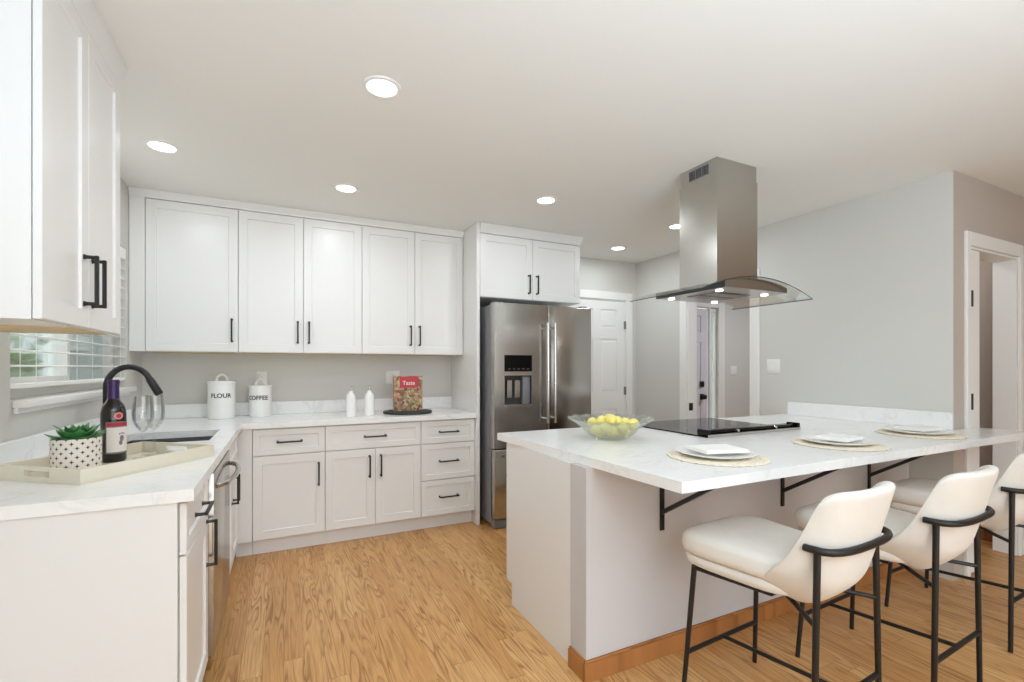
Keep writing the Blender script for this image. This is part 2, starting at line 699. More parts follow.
struct(B().box(XW - 0.12, XE + 0.12, YS - 0.12, YB + 0.12, -0.08, 0.0).build('floor', M['oak'], smooth=0))
struct(B().box(XW - 0.12, XE + 0.12, YS - 0.12, YB + 0.12, CZ, CZ + 0.08).build('ceiling', M['ceiling'], smooth=0))
# left wall with the sink window (y 2.44-3.72, z 1.24-2.06)
WY0, WY1, WZ0, WZ1 = 2.40, 3.84, 1.165, 2.06
struct(B().slab([YS - 0.12, WY0, WY1, YB + 0.12], [0, WZ0, WZ1, CZ], lambda i, j: not (i == 1 and j == 1), XW - 0.12, XW, 'x').build('wall_left', M['wall'], smooth=0))
# back wall, opening for the pantry door (x 2.69-3.49) and, beyond the right wall, the entry door with its side light
struct(B().slab([XW, 2.69, 3.49, 3.86, 4.97, XE + 0.12], [0, 2.045, CZ], lambda i, j: not (i in (1, 3) and j == 0), YB, YB + 0.12, 'y').build('wall_back', M['wall'], smooth=0))
# right wall with a doorway to the entry hall
DY0, DY1 = 2.74, 3.455
struct(B().slab([YE + 0.12, DY0, DY1, YB], [0, 2.045, CZ], lambda i, j: not (i == 1 and j == 0), XR, XR + 0.12, 'x').build('wall_right', M['wall'], smooth=0))
# hall wall facing the living area, with a doorway
wh = struct(B().slab([XR, 3.81, 4.53, XE], [0, 2.045, CZ], lambda i, j: not (i == 1 and j == 0), YE, YE + 0.12, 'y').build('wall_hall', [M['wall_taupe'], M['wall']], smooth=0))
for p in wh.data.polygons:
    if p.normal.x < -0.9 and abs(p.center.x - XR) < 0.01:
        p.material_index = 1          # the kitchen side of the outside corner has the kitchen paint
struct(B().box(XE, XE + 0.12, YS - 0.12, YB, 0, CZ).build('wall_east', M['wall_taupe'], smooth=0))
# south wall of the living area with a wide opening to the garden
struct(B().slab([XW, -0.6, 4.2, XE], [0, 2.3, CZ], lambda i, j: not (i == 1 and j == 0), YS - 0.12, YS, 'y').build('wall_south', M['wall'], smooth=0))
# partition behind the hall doorway
struct(B().slab([3.75, 4.72, 4.80], [0, CZ], lambda i, j: True, 2.45, 2.55, 'y').build('wall_closet', M['wall_taupe'], smooth=0))
struct(B().box(4.72, 4.80, YE + 0.12, 2.45, 0, CZ).build('wall_partition', M['wall_taupe'], smooth=0))
# half wall that carries the peninsula top
PY0, PY1, PX0 = 1.60, 1.716, 1.118
struct(B().box(PX0, XR, PY0, PY1, 0, 0.876).build('wall_peninsula', M['pony'], smooth=0))
bb = B()
bb.prism([(PX0 - 0.014, PY0 - 0.014), (XR, PY0 - 0.014), (XR, PY0), (PX0, PY0), (PX0, PY1), (PX0 - 0.014, PY1)], 0, 0.078, 'z')
bb.prism([(PX0 - 0.009, PY0 - 0.009), (XR, PY0 - 0.009), (XR, PY0), (PX0, PY0), (PX0, PY1), (PX0 - 0.009, PY1)], 0.078, 0.086, 'z')
struct(bb.build('baseboard_peninsula', M['oaktrim'], smooth=0))


def casing_y(name, x0, x1, zt, y, w=0.085, t=0.016, extra=None, top=None):
    """door casing around an opening in a wall whose face is at y, facing -y"""
    b = B()
    for a, c in ((x0 - w, x0), (x1, x1 + w)):
        b.box(a, c, y - t, y, 0, zt + (top or w), 0.003, 1)
    b.box(x0, x1, y - t, y, zt, zt + (top or w), 0.003, 1)
    if extra:
        extra(b)
    return struct(b.build(name, M['trim'], smooth=30))


def casing_x(name, y0, y1, zt, x, w=0.085, t=0.016, depth=0.12):
    b = B()
    for a, c in ((y0 - w, y0), (y1, y1 + w)):
        b.box(x - t, x, a, c, 0, zt + w, 0.003, 1)
    b.box(x - t, x, y0, y1, zt, zt + w, 0.003, 1)
    # jamb lining
    b.box(x, x + depth, y0, y0 + 0.014, 0, zt)
    b.box(x, x + depth, y1 - 0.014, y1, 0, zt)
    b.box(x, x + depth, y0 + 0.014, y1 - 0.014, zt - 0.014, zt)
    # casing on the hall side
    for a, c in ((y0 - w, y0), (y1, y1 + w)):
        b.box(x + depth, x + depth + t, a, c, 0, zt + w, 0.003, 1)
    return struct(b.build(name, M['trim'], smooth=30))


def jamb_y(b, x0, x1, zt, y, d=0.12):
    b.box(x0, x0 + 0.014, y, y + d, 0, zt)
    b.box(x1 - 0.014, x1, y, y + d, 0, zt)
    b.box(x0 + 0.014, x1 - 0.014, y, y + d, zt - 0.014, zt)


casing_y('trim_1', 2.69, 3.49, 2.045, YB, 0.085, 0.016, lambda b: jamb_y(b, 2.69, 3.49, 2.045, YB))
casing_x('trim_2', DY0, DY1, 2.045, XR)
casing_y('trim_3', 3.81, 4.53, 2.045, YE, 0.048, 0.018, lambda b: jamb_y(b, 3.81, 4.53, 2.045, YE), top=0.085)
casing_y('trim_4', 3.86, 4.97, 2.045, YB, 0.11, 0.016, lambda b: (b.box(4.815, 4.839, YB - 0.004, YB + 0.028, 0, 2.045)))
# baseboards
struct(B().box(4.60, XE, YE - 0.014, YE, 0, 0.09, 0.003, 1).build('baseboard_hall', M['trim'], smooth=0))
struct(B().box(4.706, 4.72, YE + 0.12, 2.45, 0, 0.07).build('baseboard_closet', M['oaktrim'], smooth=0))
struct(B().box(5.08, XE, YB - 0.014, YB, 0, 0.09, 0.003, 1).build('baseboard_entry', M['trim'], smooth=0))


def door_slab(b, w, h, t, panels, y0=0.0):
    """panelled leaf from x 0..w, z 0..h; front face at y0, back at y0+t; raised panels inside recesses"""
    b.box(0, w, y0 + 0.010, y0 + t, 0, h)
    xs = sorted({0, w, *[p[0] for p in panels], *[p[1] for p in panels]})
    zs = sorted({0, h, *[p[2] for p in panels], *[p[3] for p in panels]})

    def solid(i, j):
        cx, cz = (xs[i] + xs[i + 1]) / 2, (zs[j] + zs[j + 1]) / 2
        return not any(p[0] < cx < p[1] and p[2] < cz < p[3] for p in panels)
    b.slab(xs, zs, solid, y0, y0 + 0.0102, 'y')
    for x0, x1, z0, z1 in panels:
        g, s = 0.016, 0.018
        a, c = y0 + 0.010, y0 + 0.003
        vs = [(x0 + g, a, z0 + g), (x1 - g, a, z0 + g), (x1 - g, a, z1 - g), (x0 + g, a, z1 - g),
              (x0 + g + s, c, z0 + g + s), (x1 - g - s, c, z0 + g + s), (x1 - g - s, c, z1 - g - s), (x0 + g + s, c, z1 - g - s)]
        b.faces(vs, [(4, 5, 6, 7)] + [(i, (i + 1) % 4, 4 + (i + 1) % 4, 4 + i) for i in range(4)])
    return b


# pantry door: six panels, in the back wall beside the fridge
def six(w):
    st = 0.105
    pw = (w - 3 * st) / 2
    cols = [(st, st + pw), (2 * st + pw, 2 * st + 2 * pw)]
    rows = [(0.22, 0.82), (1.00, 1.60), (1.72, 1.93)]
    return [(a, c, z0, z1) for a, c in cols for z0, z1 in rows]


def hinge(b, x, y, z, h=0.09):
    b.tube([(x, y, z - h / 2), (x, y, z + h / 2)], 0.007, 8)
    b.box(x - 0.016, x + 0.016, y, y + 0.004, z - h / 2, z + h / 2)


d1 = thing('door_1', '', '', (2.706, YB + 0.004, 0.008))
struct(d1)
del d1['label'], d1['category']
pd = door_slab(B(), 0.768, 2.02, 0.035, six(0.768)).build('door_leaf', M['trim'], d1, smooth=0)
for hz in (0.30, 1.02, 1.76):
    hb = B()
    hinge(hb, 0.770, -0.010, hz)
    hb.build('hinge', M['greyplastic'], d1)
kb = B()
kb.lathe([(0, 0), (0.03, 0), (0.03, 0.006), (0.012, 0.01), (0.012, 0.03), (0.027, 0.042), (0.024, 0.058), (0, 0.064)], 20)
ko = kb.build('door_knob', M['black'], d1, (0.06, 0, 0.95))
ko.rotation_euler = (PI / 2, 0, 0)

# entry door in the hall, with a deadbolt, a knob and a narrow side light
d2 = thing('door_2', '', '', (3.87, YB + 0.03, 0.008))
struct(d2)
del d2['label'], d2['category']
door_slab(B(), 0.94, 2.02, 0.045, six(0.94)).build('door_leaf', M['doorgrey'], d2, smooth=0)
for nm, z in (('deadbolt', 1.075), ('door_knob', 0.915)):
    b = B()
    if nm == 'deadbolt':
        b.box(-0.033, 0.033, -0.016, 0, -0.036, 0.036, 0.006, 2)
        b.box(-0.008, 0.008, -0.032, -0.016, -0.02, 0.02, 0.003, 1)
    else:
        b.box(-0.033, 0.033, -0.010, 0, -0.036, 0.036, 0.006, 2)
        b.tube([(0, -0.01, 0), (0, -0.035, 0)], 0.013, 12)
        b.tube([(0, -0.034, 0), (0, -0.040, 0), (0, -0.055, 0), (0, -0.066, 0), (0, -0.070, 0)], [0.012, 0.026, 0.031, 0.024, 0.006], 16)
    b.build(nm, M['black'], d2, (0.845, 0, z))
w2 = thing('window_2', '', '', (4.84, YB + 0.03, 0.0))
struct(w2)
del w2['label'], w2['category']
b = B()
b.slab([0, 0.008, 0.122, 0.13], [0, 0.06, 2.0, 2.045], lambda i, j: not (i == 1 and j == 1), 0.0, 0.04, 'y')
b.build('window_frame', M['trim'], w2, smooth=0)
B().box(0.008, 0.122, 0.016, 0.022, 0.06, 2.0).build('window_pane', M['glass'], w2, smooth=0)

# narrow leaf hinged in the hall doorway
d3 = thing('door_3', '', '', (3.832, YE - 0.004, 0.008))
struct(d3)
del d3['label'], d3['category']
B().box(0, 0.128, 0, 0.034, 0, 2.016, 0.002, 1).build('door_leaf', M['trim'], d3)
for hz in (0.28, 1.07, 1.71):
    hb = B()
    hinge(hb, 0.004, -0.008, hz, 0.10)
    hb.build('hinge', M['darkplastic'], d3)

# latch strike on the doorway jamb of the right wall
b = B()
b.box(XR + 0.012, XR + 0.062, DY1 - 0.020, DY1 - 0.0142, 0.86, 0.935, 0.002, 1)
tag(b.build('strike_plate', M['black']), 'black square latch plate on the white jamb of the hall doorway', 'latch plate')

# ------------------------------------------------------------------ kitchen window on the left wall
w1 = thing('window_1', '', '', (XW, WY0, WZ0))
struct(w1)
del w1['label'], w1['category']
WW, WH = WY1 - WY0, WZ1 - WZ0
b = B()
# drywall returns are the wall itself; vinyl frame with a centre meeting rail set 7-11 cm back
b.slab([0, 0.05, WW * 0.48, WW * 0.48 + 0.075, WW - 0.05, WW], [0, 0.05, WH - 0.05, WH], lambda i, j: not (i in (1, 3) and j == 1), -0.115, -0.070, 'x')
b.slab([0.05, 0.085, WW * 0.48 - 0.0, WW * 0.48 + 0.03], [0.05, 0.085, WH - 0.085, WH - 0.05], lambda i, j: not (i == 1 and j == 1), -0.070, -0.055, 'x')
b.build('window_frame', M['trim'], w1, smooth=0)
B().box(-0.096, -0.092, 0.05, WW * 0.48, 0.05, WH - 0.05).build('window_pane', M['glass'], w1, smooth=0)
B().box(-0.096, -0.092, WW * 0.48 + 0.075, WW - 0.05, 0.05, WH - 0.05).build('window_pane', M['glass'], w1, smooth=0)
b = B()
b.box(0, 0.045, 0.01, WW + 0.05, -0.030, 0.0, 0.006, 2)
b.build('window_sill', M['trim'], w1)
b = B()
b.box(0, 0.012, 0.02, WW + 0.03, -0.052, -0.030, 0.003, 1)
b.build('window_apron', M['trim'], w1)

# faux-wood blind
bl = thing('window_blind', 'white slatted blind half open in the window over the sink', 'blind', (XW - 0.022, (WY0 + WY1) / 2, WZ0))
hw = WW / 2 - 0.008
b = B()
b.box(-0.036, 0.022, -hw, hw, WH - 0.075, WH - 0.002, 0.004, 1)
b.build('headrail', M['blind'], bl)
b = B()
nsl = 11
pitch = (WH - 0.075 - 0.07) / (nsl + 1)
for i in range(1, nsl + 1):
    z = 0.07 + i * pitch
    b.prism([(-0.026, z - 0.005), (-0.012, z - 0.0005), (0.002, z + 0.0005), (0.018, z - 0.003), (0.018, z - 0.0005), (0.002, z + 0.003), (-0.012, z + 0.002), (-0.026, z - 0.0025)], -hw, hw, 'y')
b.build('slat', M['blind'], bl, smooth=0)
b = B()
b.box(-0.026, 0.018, -hw, hw, 0.042, 0.062, 0.003, 1)
b.build('bottom_rail', M['blind'], bl)
for yy in (-hw * 0.72, -hw * 0.12, hw * 0.42, hw * 0.85):
    b = B()
    for xx in (-0.028, 0.021):
        b.tube([(xx, yy, 0.06), (xx, yy, WH - 0.076)], 0.0012, 5)
    b.build('ladder_cord', M['blind'], bl)

# outside the kitchen window: a pale house side, shrubs, paving
struct(B().box(-40, 40, -40, 40, -0.5, -0.3).build('ground_outside', M['ground'], smooth=0))
sc_ = bpy.data.materials.new('insect_screen')
sc_.use_nodes = True
_q = NT(sc_)
_tr = _q.new('ShaderNodeBsdfTransparent')
_mx = _q.new('ShaderNodeMixShader')
_q.n['Principled BSDF'].inputs['Base Color'].default_value = lin((168, 184, 184))
_mx.inputs[0].default_value = 0.55
_q.l.new(_tr.outputs[0], _mx.inputs[1])
_q.l.new(_q.n['Principled BSDF'].outputs[0], _mx.inputs[2])
_q.l.new(_mx.outputs[0], _q.n['Material Output'].inputs[0])
B().box(-0.110, -0.109, WW * 0.48 + 0.075, WW - 0.05, 0.05, WH - 0.05).build('insect_screen', sc_, w1, smooth=0)
hs = thing('neighbour_house', 'pale sided house seen through the kitchen window', 'house', (-3.1, 9.0, -0.3))
b = B()
for i in range(16):
    z = i * 0.2
    b.prism([(-0.02, z), (-0.005, z), (-0.0, z + 0.2), (-0.02, z + 0.2)], -2.6, 2.1, 'y') if False else b.prism([(0.0, z), (0.03, z), (0.012, z + 0.199), (0.0, z + 0.199)], -2.5, 4.0, 'y')
b.mi = 0
b.build('siding', M['siding'], hs, smooth=0)
b = B()
b.box(0.0, 0.06, -1.2, -0.1, 1.1, 2.2)
b.build('window_trim', M['trim'], hs, smooth=0)
b = B()
b.box(0.05, 0.065, -1.1, -0.2, 1.2, 2.1)
b.build('pane', M['screen'], hs, smooth=0)


def shrub(name, label, loc, r, h, n, seed):
    rd = random.Random(seed)
    t = thing(name, label, 'shrub', loc, 0, 'shrubs outside the kitchen window')
    b = B()
    for i in range(4):
        a = rd.uniform(0, 2 * PI)
        b.tube([(0.03 * math.cos(a), 0.03 * math.sin(a), 0), (r * 0.4 * math.cos(a), r * 0.4 * math.sin(a), h * 0.6)], [0.02, 0.008], 6)
    b.build('stem', M['bark'], t)
    b = B()
    for i in range(n):
        th, u = rd.uniform(0, 2 * PI), rd.uniform(-0.95, 1)
        k = rd.uniform(0.55, 1.0)
        p = Vector((r * k * math.sqrt(1 - u * u) * math.cos(th), r * k * math.sqrt(1 - u * u) * math.sin(th), h * 0.55 + h * 0.45 * k * u))
        d = Vector((rd.uniform(-1, 1), rd.uniform(-1, 1), rd.uniform(-0.3, 1))).normalized()
        s = d.cross(Vector((rd.uniform(-1, 1), rd.uniform(-1, 1), rd.uniform(-1, 1)))).normalized() * 0.035
        L = d * 0.12
        b.faces([p, p + L * 0.5 + s, p + L, p + L * 0.5 - s], [(0, 1, 2, 3)])
    b.build('foliage', M['bush'], t, smooth=0)
    return t


shrub('garden_shrub', 'leafy green shrub close outside the kitchen window', (-2.15, 4.95, -0.3), 0.5, 2.2, 700, 3)
shrub('garden_shrub', 'leafy green shrub farther along the pale house side', (-2.45, 6.3, -0.3), 0.42, 1.7, 450, 4)


# ------------------------------------------------------------------ cabinets
def cabinet(name, label, loc, rotz, w, d, z0, z1, fronts, group, toe=0.0, under=False, filler=None):
    """carcass from x 0..w, y 0..d (front at y=0, facing -y); fronts: (kind, x0, x1, z0, z1, (hx, hz, vertical, L) or None)"""
    t = thing(name, label, 'cabinet', loc, rotz, group)
    b = B()
    if toe:
        b.box(0, w, 0, d, toe, z1)
        b.box(0, w, 0.055, d, 0, toe)
    else:
        b.box(0, w, 0, d, z0, z1)
    b.build('body', M['white'], t, smooth=0)
    if under:
        B().box(w * under, w - 0.03, 0.012, d - 0.006, z0 - 0.003, z0).build('underside', M['birch'], t, smooth=0)
    if filler:
        for (a, c, za, zb) in filler:
            B().box(a, c, -0.021, d, za, zb).build('filler_strip', M['white'], t, smooth=0)
    if filler and toe:
        B().box(filler[0][0], filler[0][1], 0.055, d, 0, toe).build('toe_kick', M['white'], t, smooth=0)
    for kind, a, c, za, zb, h in fronts:
        b = B()
        b.shaker(a, c, za, zb, -0.0025, rail=0.057 if kind == 'door' else 0.042)
        f = b.build(kind, M['white'], t, smooth=0)
        if h:
            B().pull(h[0], h[1], -0.0215, h[2], h[3]).build('handle', M['black'], f, smooth=30)
    return t


g = 0.0015
YF = 3.632       # back base carcass front
BG = 'white base cabinets'
bd = YB - YF - 0.003
# back run
cabinet('base_cabinet', 'white base cabinet with one drawer over one door, next to the dishwasher corner', (-0.19, YF, 0), 0, 0.457, bd, 0, 0.876,
        [('drawer', g, 0.457 - g, 0.690, 0.866, (0.228, 0.778, False, 0.15)), ('door', g, 0.457 - g, 0.118, 0.684, (0.415, 0.535, True, 0.15))], BG, 0.115,
        filler=[(-0.102, -0.002, 0.115, 0.876)])
cabinet('base_cabinet', 'white base cabinet with one wide drawer over two doors', (0.268, YF, 0), 0, 0.698, bd, 0, 0.876,
        [('drawer', g, 0.698 - g, 0.690, 0.866, (0.349, 0.778, False, 0.15)), ('door', g, 0.349 - g, 0.118, 0.684, (0.308, 0.555, True, 0.15)),
         ('door', 0.349 + g, 0.698 - g, 0.118, 0.684, (0.390, 0.555, True, 0.15))], BG, 0.115)
cabinet('base_cabinet', 'white base cabinet with a stack of three drawers beside the fridge panel', (0.967, YF, 0), 0, 0.45, bd, 0, 0.876,
        [('drawer', g, 0.45 - g, 0.690, 0.866, (0.225, 0.778, False, 0.15)), ('drawer', g, 0.45 - g, 0.400, 0.684, (0.225, 0.545, False, 0.15)),
         ('drawer', g, 0.45 - g, 0.118, 0.394, (0.225, 0.262, False, 0.15))], BG, 0.115)
# left run
XF = -0.294
ld = XF - XW - 0.003
cabinet('base_cabinet', 'white base cabinet with one drawer and one door at the end of the sink counter', (XF, 1.764, 0), PI / 2, 0.462, ld, 0, 0.876,
        [('drawer', g, 0.462 - g, 0.705, 0.866, (0.231, 0.785, False, 0.15)), ('door', g, 0.462 - g, 0.118, 0.699, (0.415, 0.60, True, 0.17))], BG, 0.115)
cabinet('base_cabinet', 'white sink base cabinet with two doors under the sink', (XF, 2.854, 0), PI / 2, 0.74, ld, 0, 0.66,
        [('drawer', g, 0.72 - g, 0.705, 0.866, None), ('door', g, 0.36 - g, 0.118, 0.699, (0.320, 0.57, True, 0.15)),
         ('door', 0.36 + g, 0.72 - g, 0.118, 0.699, (0.400, 0.57, True, 0.15))], BG, 0.115)
b = B()
b.box(XW + 0.003, XF - 0.0, 1.744, 1.762, 0, 0.876, 0.001, 1)
tag(b.build('end_panel', M['white']), 'large plain white panel closing the end of the sink counter', 'panel')
# uppers on the back wall
YU = 3.912
ud = YB - YU - 0.003
UG = 'white upper cabinets'
Z0, Z1 = 1.40, 2.427
cabinet('wall_cabinet', 'white single-door upper cabinet in the corner above the canisters', (-0.832, YU, 0), 0, 0.538, ud, Z0, Z1,
        [('door', g, 0.538 - g, Z0 + 0.002, Z1 - 0.004, (0.50, 1.555, True, 0.155))], UG, under=0.02, filler=[(-0.085, -0.002, Z0, Z1)])
cabinet('wall_cabinet', 'white two-door upper cabinet in the middle of the back wall', (-0.293, YU, 0), 0, 0.855, ud, Z0, Z1,
        [('door', g, 0.428 - g, Z0 + 0.002, Z1 - 0.004, (0.389, 1.555, True, 0.155)), ('door', 0.428 + g, 0.855 - g, Z0 + 0.002, Z1 - 0.004, (0.467, 1.555, True, 0.155))], UG, under=0.02)
cabinet('wall_cabinet', 'white two-door upper cabinet above the cookbook, next to the fridge panel', (0.563, YU, 0), 0, 0.852, ud, Z0, Z1,
        [('door', g, 0.426 - g, Z0 + 0.002, Z1 - 0.004, (0.388, 1.555, True, 0.155)), ('door', 0.426 + g, 0.852 - g, Z0 + 0.002, Z1 - 0.004, (0.464, 1.555, True, 0.155))], UG, under=0.02)
# over the fridge
b = B()
b.box(1.419, 1.447, 3.575, YB - 0.003, 0, CZ - 0.002, 0.001, 1)
tag(b.build('fridge_panel', M['white']), 'tall white side panel between the counter and the fridge', 'panel')
cabinet('wall_cabinet', 'deep white two-door cabinet mounted over the fridge', (1.449, 3.60, 0), 0, 0.985, YB - 3.60 - 0.003, 1.872, 2.40,
        [('door', g, 0.492 - g, 1.874, 2.396, (0.452, 2.005, True, 0.15)), ('door', 0.492 + g, 0.985 - g, 1.874, 2.396, (0.532, 2.005, True, 0.15))], UG)
# left upper, near the camera
LX = -0.597
lud = LX - XW - 0.003
cabinet('wall_cabinet', 'white two-door upper cabinet on the window wall, above the tray', (LX, 1.662, 0), PI / 2, 0.664, lud, 1.418, 2.395,
        [('door', g, 0.332 - g, 1.42, 2.394, (0.290, 1.57, True, 0.15)), ('door', 0.332 + g, 0.664 - g, 1.42, 2.394, (0.362, 1.57, True, 0.15))], UG, under=0.40)


def crown(name, pts, prof):
    """mitred moulding along an open path of (x, y) points; prof is (out, z), out to the right of the path"""
    b = B()
    n = len(pts)
    offs = []
    P = [Vector(p) for p in pts]
    for i in range(n):
        ds = []
        if i > 0:
            ds.append((P[i] - P[i - 1]).normalized())
        if i < n - 1:
            ds.append((P[i + 1] - P[i]).normalized())
        ns = [Vector((d.y, -d.x)) for d in ds]
        m = sum(ns, Vector((0, 0))).normalized()
        offs.append(m / max(m.dot(ns[0]), 0.3))
    vs = []
    for i in range(n):
        for o, z in prof:
            q = P[i] + offs[i] * o
            vs.append((q.x, q.y, z))
    k = len(prof)
    idx = [tuple(range(k)), tuple(range((n - 1) * k, n * k))[::-1]]
    for i in range(n - 1):
        for j in range(k):
            jj = (j + 1) % k
            idx.append((i * k + j, i * k + jj, (i + 1) * k + jj, (i + 1) * k + j))
    b.faces(vs, idx)
    return struct(b.build(name, M['white'], smooth=0))


def cprof(z0):
    z1 = CZ - 0.001
    return [(-0.30 * 0 - 0.02, z0), (0.0, z0), (0.004, z0 + 0.012), (0.018, z1 - 0.014), (0.020, z1), (-0.02, z1)]


# path direction chosen so that "right of the path" looks into the room
crown('trim_5', [(XW + 0.002, YU - 0.0215), (1.418, YU - 0.0215)], cprof(Z1 + 0.001))
crown('trim_6', [(1.449, 3.5785), (2.434, 3.5785), (2.434, YB - 0.002)], cprof(2.401))
crown('trim_7', [(XW + 0.002, 1.661), (LX + 0.0215, 1.661), (LX + 0.0215, 2.326), (XW + 0.002, 2.326)], cprof(2.3955))

# ------------------------------------------------------------------ worktops
ct = thing('countertop', 'L-shaped white quartz worktop running from the sink wall along the back wall', 'countertop', (0, 0, 0))
b = B()
SX0, SX1, SY0, SY1 = -0.775, -0.345, 2.858, 3.335
b.slab([XW + 0.002, SX0, SX1, -0.25, 1.418], [1.737, SY0, SY1, 3.588, YB - 0.002],
       lambda i, j: (i < 3 and not (i == 1 and j == 1)) or j == 3, 0.877, 0.915)
b.build('slab', M['quartz'], ct, smooth=0)
B().box(XW + 0.022, 1.418, YB - 0.021, YB - 0.002, 0.9152, 1.018, 0.002, 1).build('backsplash', M['quartz'], ct)
B().box(XW + 0.002, XW + 0.021, 1.737, YB - 0.002, 0.9152, 1.018, 0.002, 1).build('backsplash', M['quartz'], ct)

pt = thing('peninsula_top', 'white quartz peninsula top on black brackets with an overhang for the stools', 'countertop', (0, 0, 0))
IX0, IX1, IY0, IY1 = 1.17, 3.90, 1.135, 2.452
RX0, RX1, RY0 = 2.03, 2.79, 1.80


def skew(u, v):
    if u < 1.5:
        u = 1.17 - 0.07 * (v - IY0) / (IY1 - IY0)
    return u, v


b = B()
b.slab([IX0, RX0, RX1, XR - 0.002, IX1], [IY0, YE - 0.004, RY0, IY1],
       lambda i, j: not (i == 1 and j == 2) and (i < 3 or j == 0), 0.877, 0.915, warp=skew)
b.build('slab', M['quartz'], pt, smooth=0)
B().box(XR - 0.021, XR - 0.002, YE - 0.002, 2.40, 0.9152, 1.018, 0.002, 1).build('backsplash', M['quartz'], pt)

# peninsula base cabinets, doors facing the back wall
IC = 'peninsula base cabinets'
iy = 2.354
cabinet('base_cabinet', 'white base cabinet closing the free end of the peninsula', (RX0 - 0.004, iy, 0), PI, RX0 - 0.004 - PX0, iy - PY1 - 0.002, 0, 0.876,
        [('drawer', g, 0.454 - g, 0.690, 0.866, (0.227, 0.778, False, 0.15)), ('drawer', 0.454 + g, 0.906 - g, 0.690, 0.866, (0.68, 0.778, False, 0.15)),
         ('door', g, 0.454 - g, 0.118, 0.684, (0.415, 0.60, True, 0.15)), ('door', 0.454 + g, 0.906 - g, 0.118, 0.684, (0.495, 0.60, True, 0.15))], IC, 0.115)
cabinet('base_cabinet', 'white peninsula base cabinet between the range and the wall with the light switch', (XR - 0.004, iy, 0), PI, XR - 0.004 - RX1 - 0.004, iy - PY1 - 0.002, 0, 0.876,
        [('drawer', g, 0.83 - g, 0.690, 0.866, (0.415, 0.778, False, 0.15)), ('door', g, 0.415 - g, 0.118, 0.684, (0.375, 0.60, True, 0.15)),
         ('door', 0.415 + g, 0.83 - g, 0.118, 0.684, (0.455, 0.60, True, 0.15))], IC, 0.115)

# shelf brackets
def bracket(x, label):
    t = thing('shelf_bracket', label, 'bracket', (x, PY0, 0.876), 0, 'black counter brackets')
    B().box(-0.012, 0.012, -0.008, -0.0008, -0.315, -0.001, 0.001, 1).build('wall_plate', M['black'], t)
    B().box(-0.012, 0.012, -0.385, -0.009, -0.009, -0.001, 0.001, 1).build('top_arm', M['black'], t)
    b = B()
    b.prism([(-0.009, -0.243), (-0.009, -0.222), (-0.345, -0.0095), (-0.372, -0.0095)], -0.010, 0.010, 'x')
    b.build('brace', M['black'], t, smooth=0)
    return t


br = bracket(1.525, 'black angled bracket under the counter corner, before the first stool')
dup(br, (2.36, PY0, 0.876), 0, 'black angled bracket under the counter, in line with the middle stool')
dup(br, (3.165, PY0, 0.876), 0, 'black angled bracket under the counter nearest the wall end')

# ------------------------------------------------------------------ sink and faucet
sk = thing('sink', 'stainless undermount sink set in the white counter below the window', 'sink', ((SX0 + SX1) / 2, (SY0 + SY1) / 2, 0.876))
hx, hy, dz = (SX1 - SX0) / 2 + 0.006, (SY1 - SY0) / 2 + 0.006, -0.205
b = B()


def rrect(hx, hy, r, z, n=5):
    out = []
    for cx, cy, a0 in ((hx - r, hy - r, 0), (-hx + r, hy - r, PI / 2), (-hx + r, -hy + r, PI), (hx - r, -hy + r, 1.5 * PI)):
        for i in range(n + 1):
            a = a0 + PI / 2 * i / n
            out.append((cx + r * math.cos(a), cy + r * math.sin(a), z))
    return out


def rings(b, rs, cap0=False, cap1=False):
    vr = [[b.bm.verts.new(p) for p in r] for r in rs]
    n = len(vr[0])
    for i in range(len(vr) - 1):
        for j in range(n):
            b.bm.faces.new((vr[i][j], vr[i][(j + 1) % n], vr[i + 1][(j + 1) % n], vr[i + 1][j])).material_index = b.mi
    if cap0:
        b.bm.faces.new(vr[0][::-1]).material_index = b.mi
    if cap1:
        b.bm.faces.new(vr[-1]).material_index = b.mi
    return vr


rings(b, [rrect(hx + 0.004, hy + 0.004, 0.024, -0.002), rrect(hx, hy, 0.02, 0.0), rrect(hx - 0.004, hy - 0.004, 0.02, dz + 0.03), rrect(hx - 0.03, hy - 0.03, 0.02, dz), ], cap1=True)
rings(b, [rrect(hx + 0.004, hy + 0.004, 0.024, -0.002), rrect(hx + 0.003, hy + 0.003, 0.02, -0.004), rrect(hx - 0.002, hy - 0.002, 0.02, dz + 0.028), rrect(hx - 0.03, hy - 0.03, 0.02, dz - 0.003)], cap1=True)
b.build('basin', M['sinksteel'], sk)
B().cyl(0, 0, dz + 0.0005, dz + 0.004, 0.045).build('drain', M['chrome'], sk)

fc = thing('kitchen_faucet', 'matte black high-arc pull-down faucet behind the sink', 'faucet', (-0.822, 3.09, 0.9152))
B().lathe([(0, 0), (0.029, 0), (0.029, 0.006), (0.022, 0.014), (0.020, 0.075), (0.016, 0.085), (0, 0.085)], 24).build('base', M['black'], fc)
pts = [(0, 0, 0.084), (0, 0, 0.17), (0, 0, 0.262)]
R = 0.094
for i in range(1, 15):
    a = PI - PI * 0.86 * i / 14
    pts.append((R + R * math.cos(a), 0, 0.270 + R * math.sin(a) * 1.15))
b = B()
b.tube(pts, 0.0145, 14)
b.build('neck', M['black'], fc)
e, d = Vector(pts[-1]), (Vector(pts[-1]) - Vector(pts[-2])).normalized()
b = B()
b.tube([e - d * 0.002, e + d * 0.01, e + d * 0.09, e + d * 0.098], [0.0165, 0.0185, 0.020, 0.016], 16)
b.build('spray_head', M['black'], fc)
b = B()
b.tube([(0.0, -0.016, 0.052), (0, -0.034, 0.054)], 0.013, 14)
b.tube([(0.0, -0.028, 0.055), (0.012, -0.036, 0.09), (0.03, -0.042, 0.135)], [0.007, 0.006, 0.005], 10)
b.build('lever_handle', M['black'], fc)

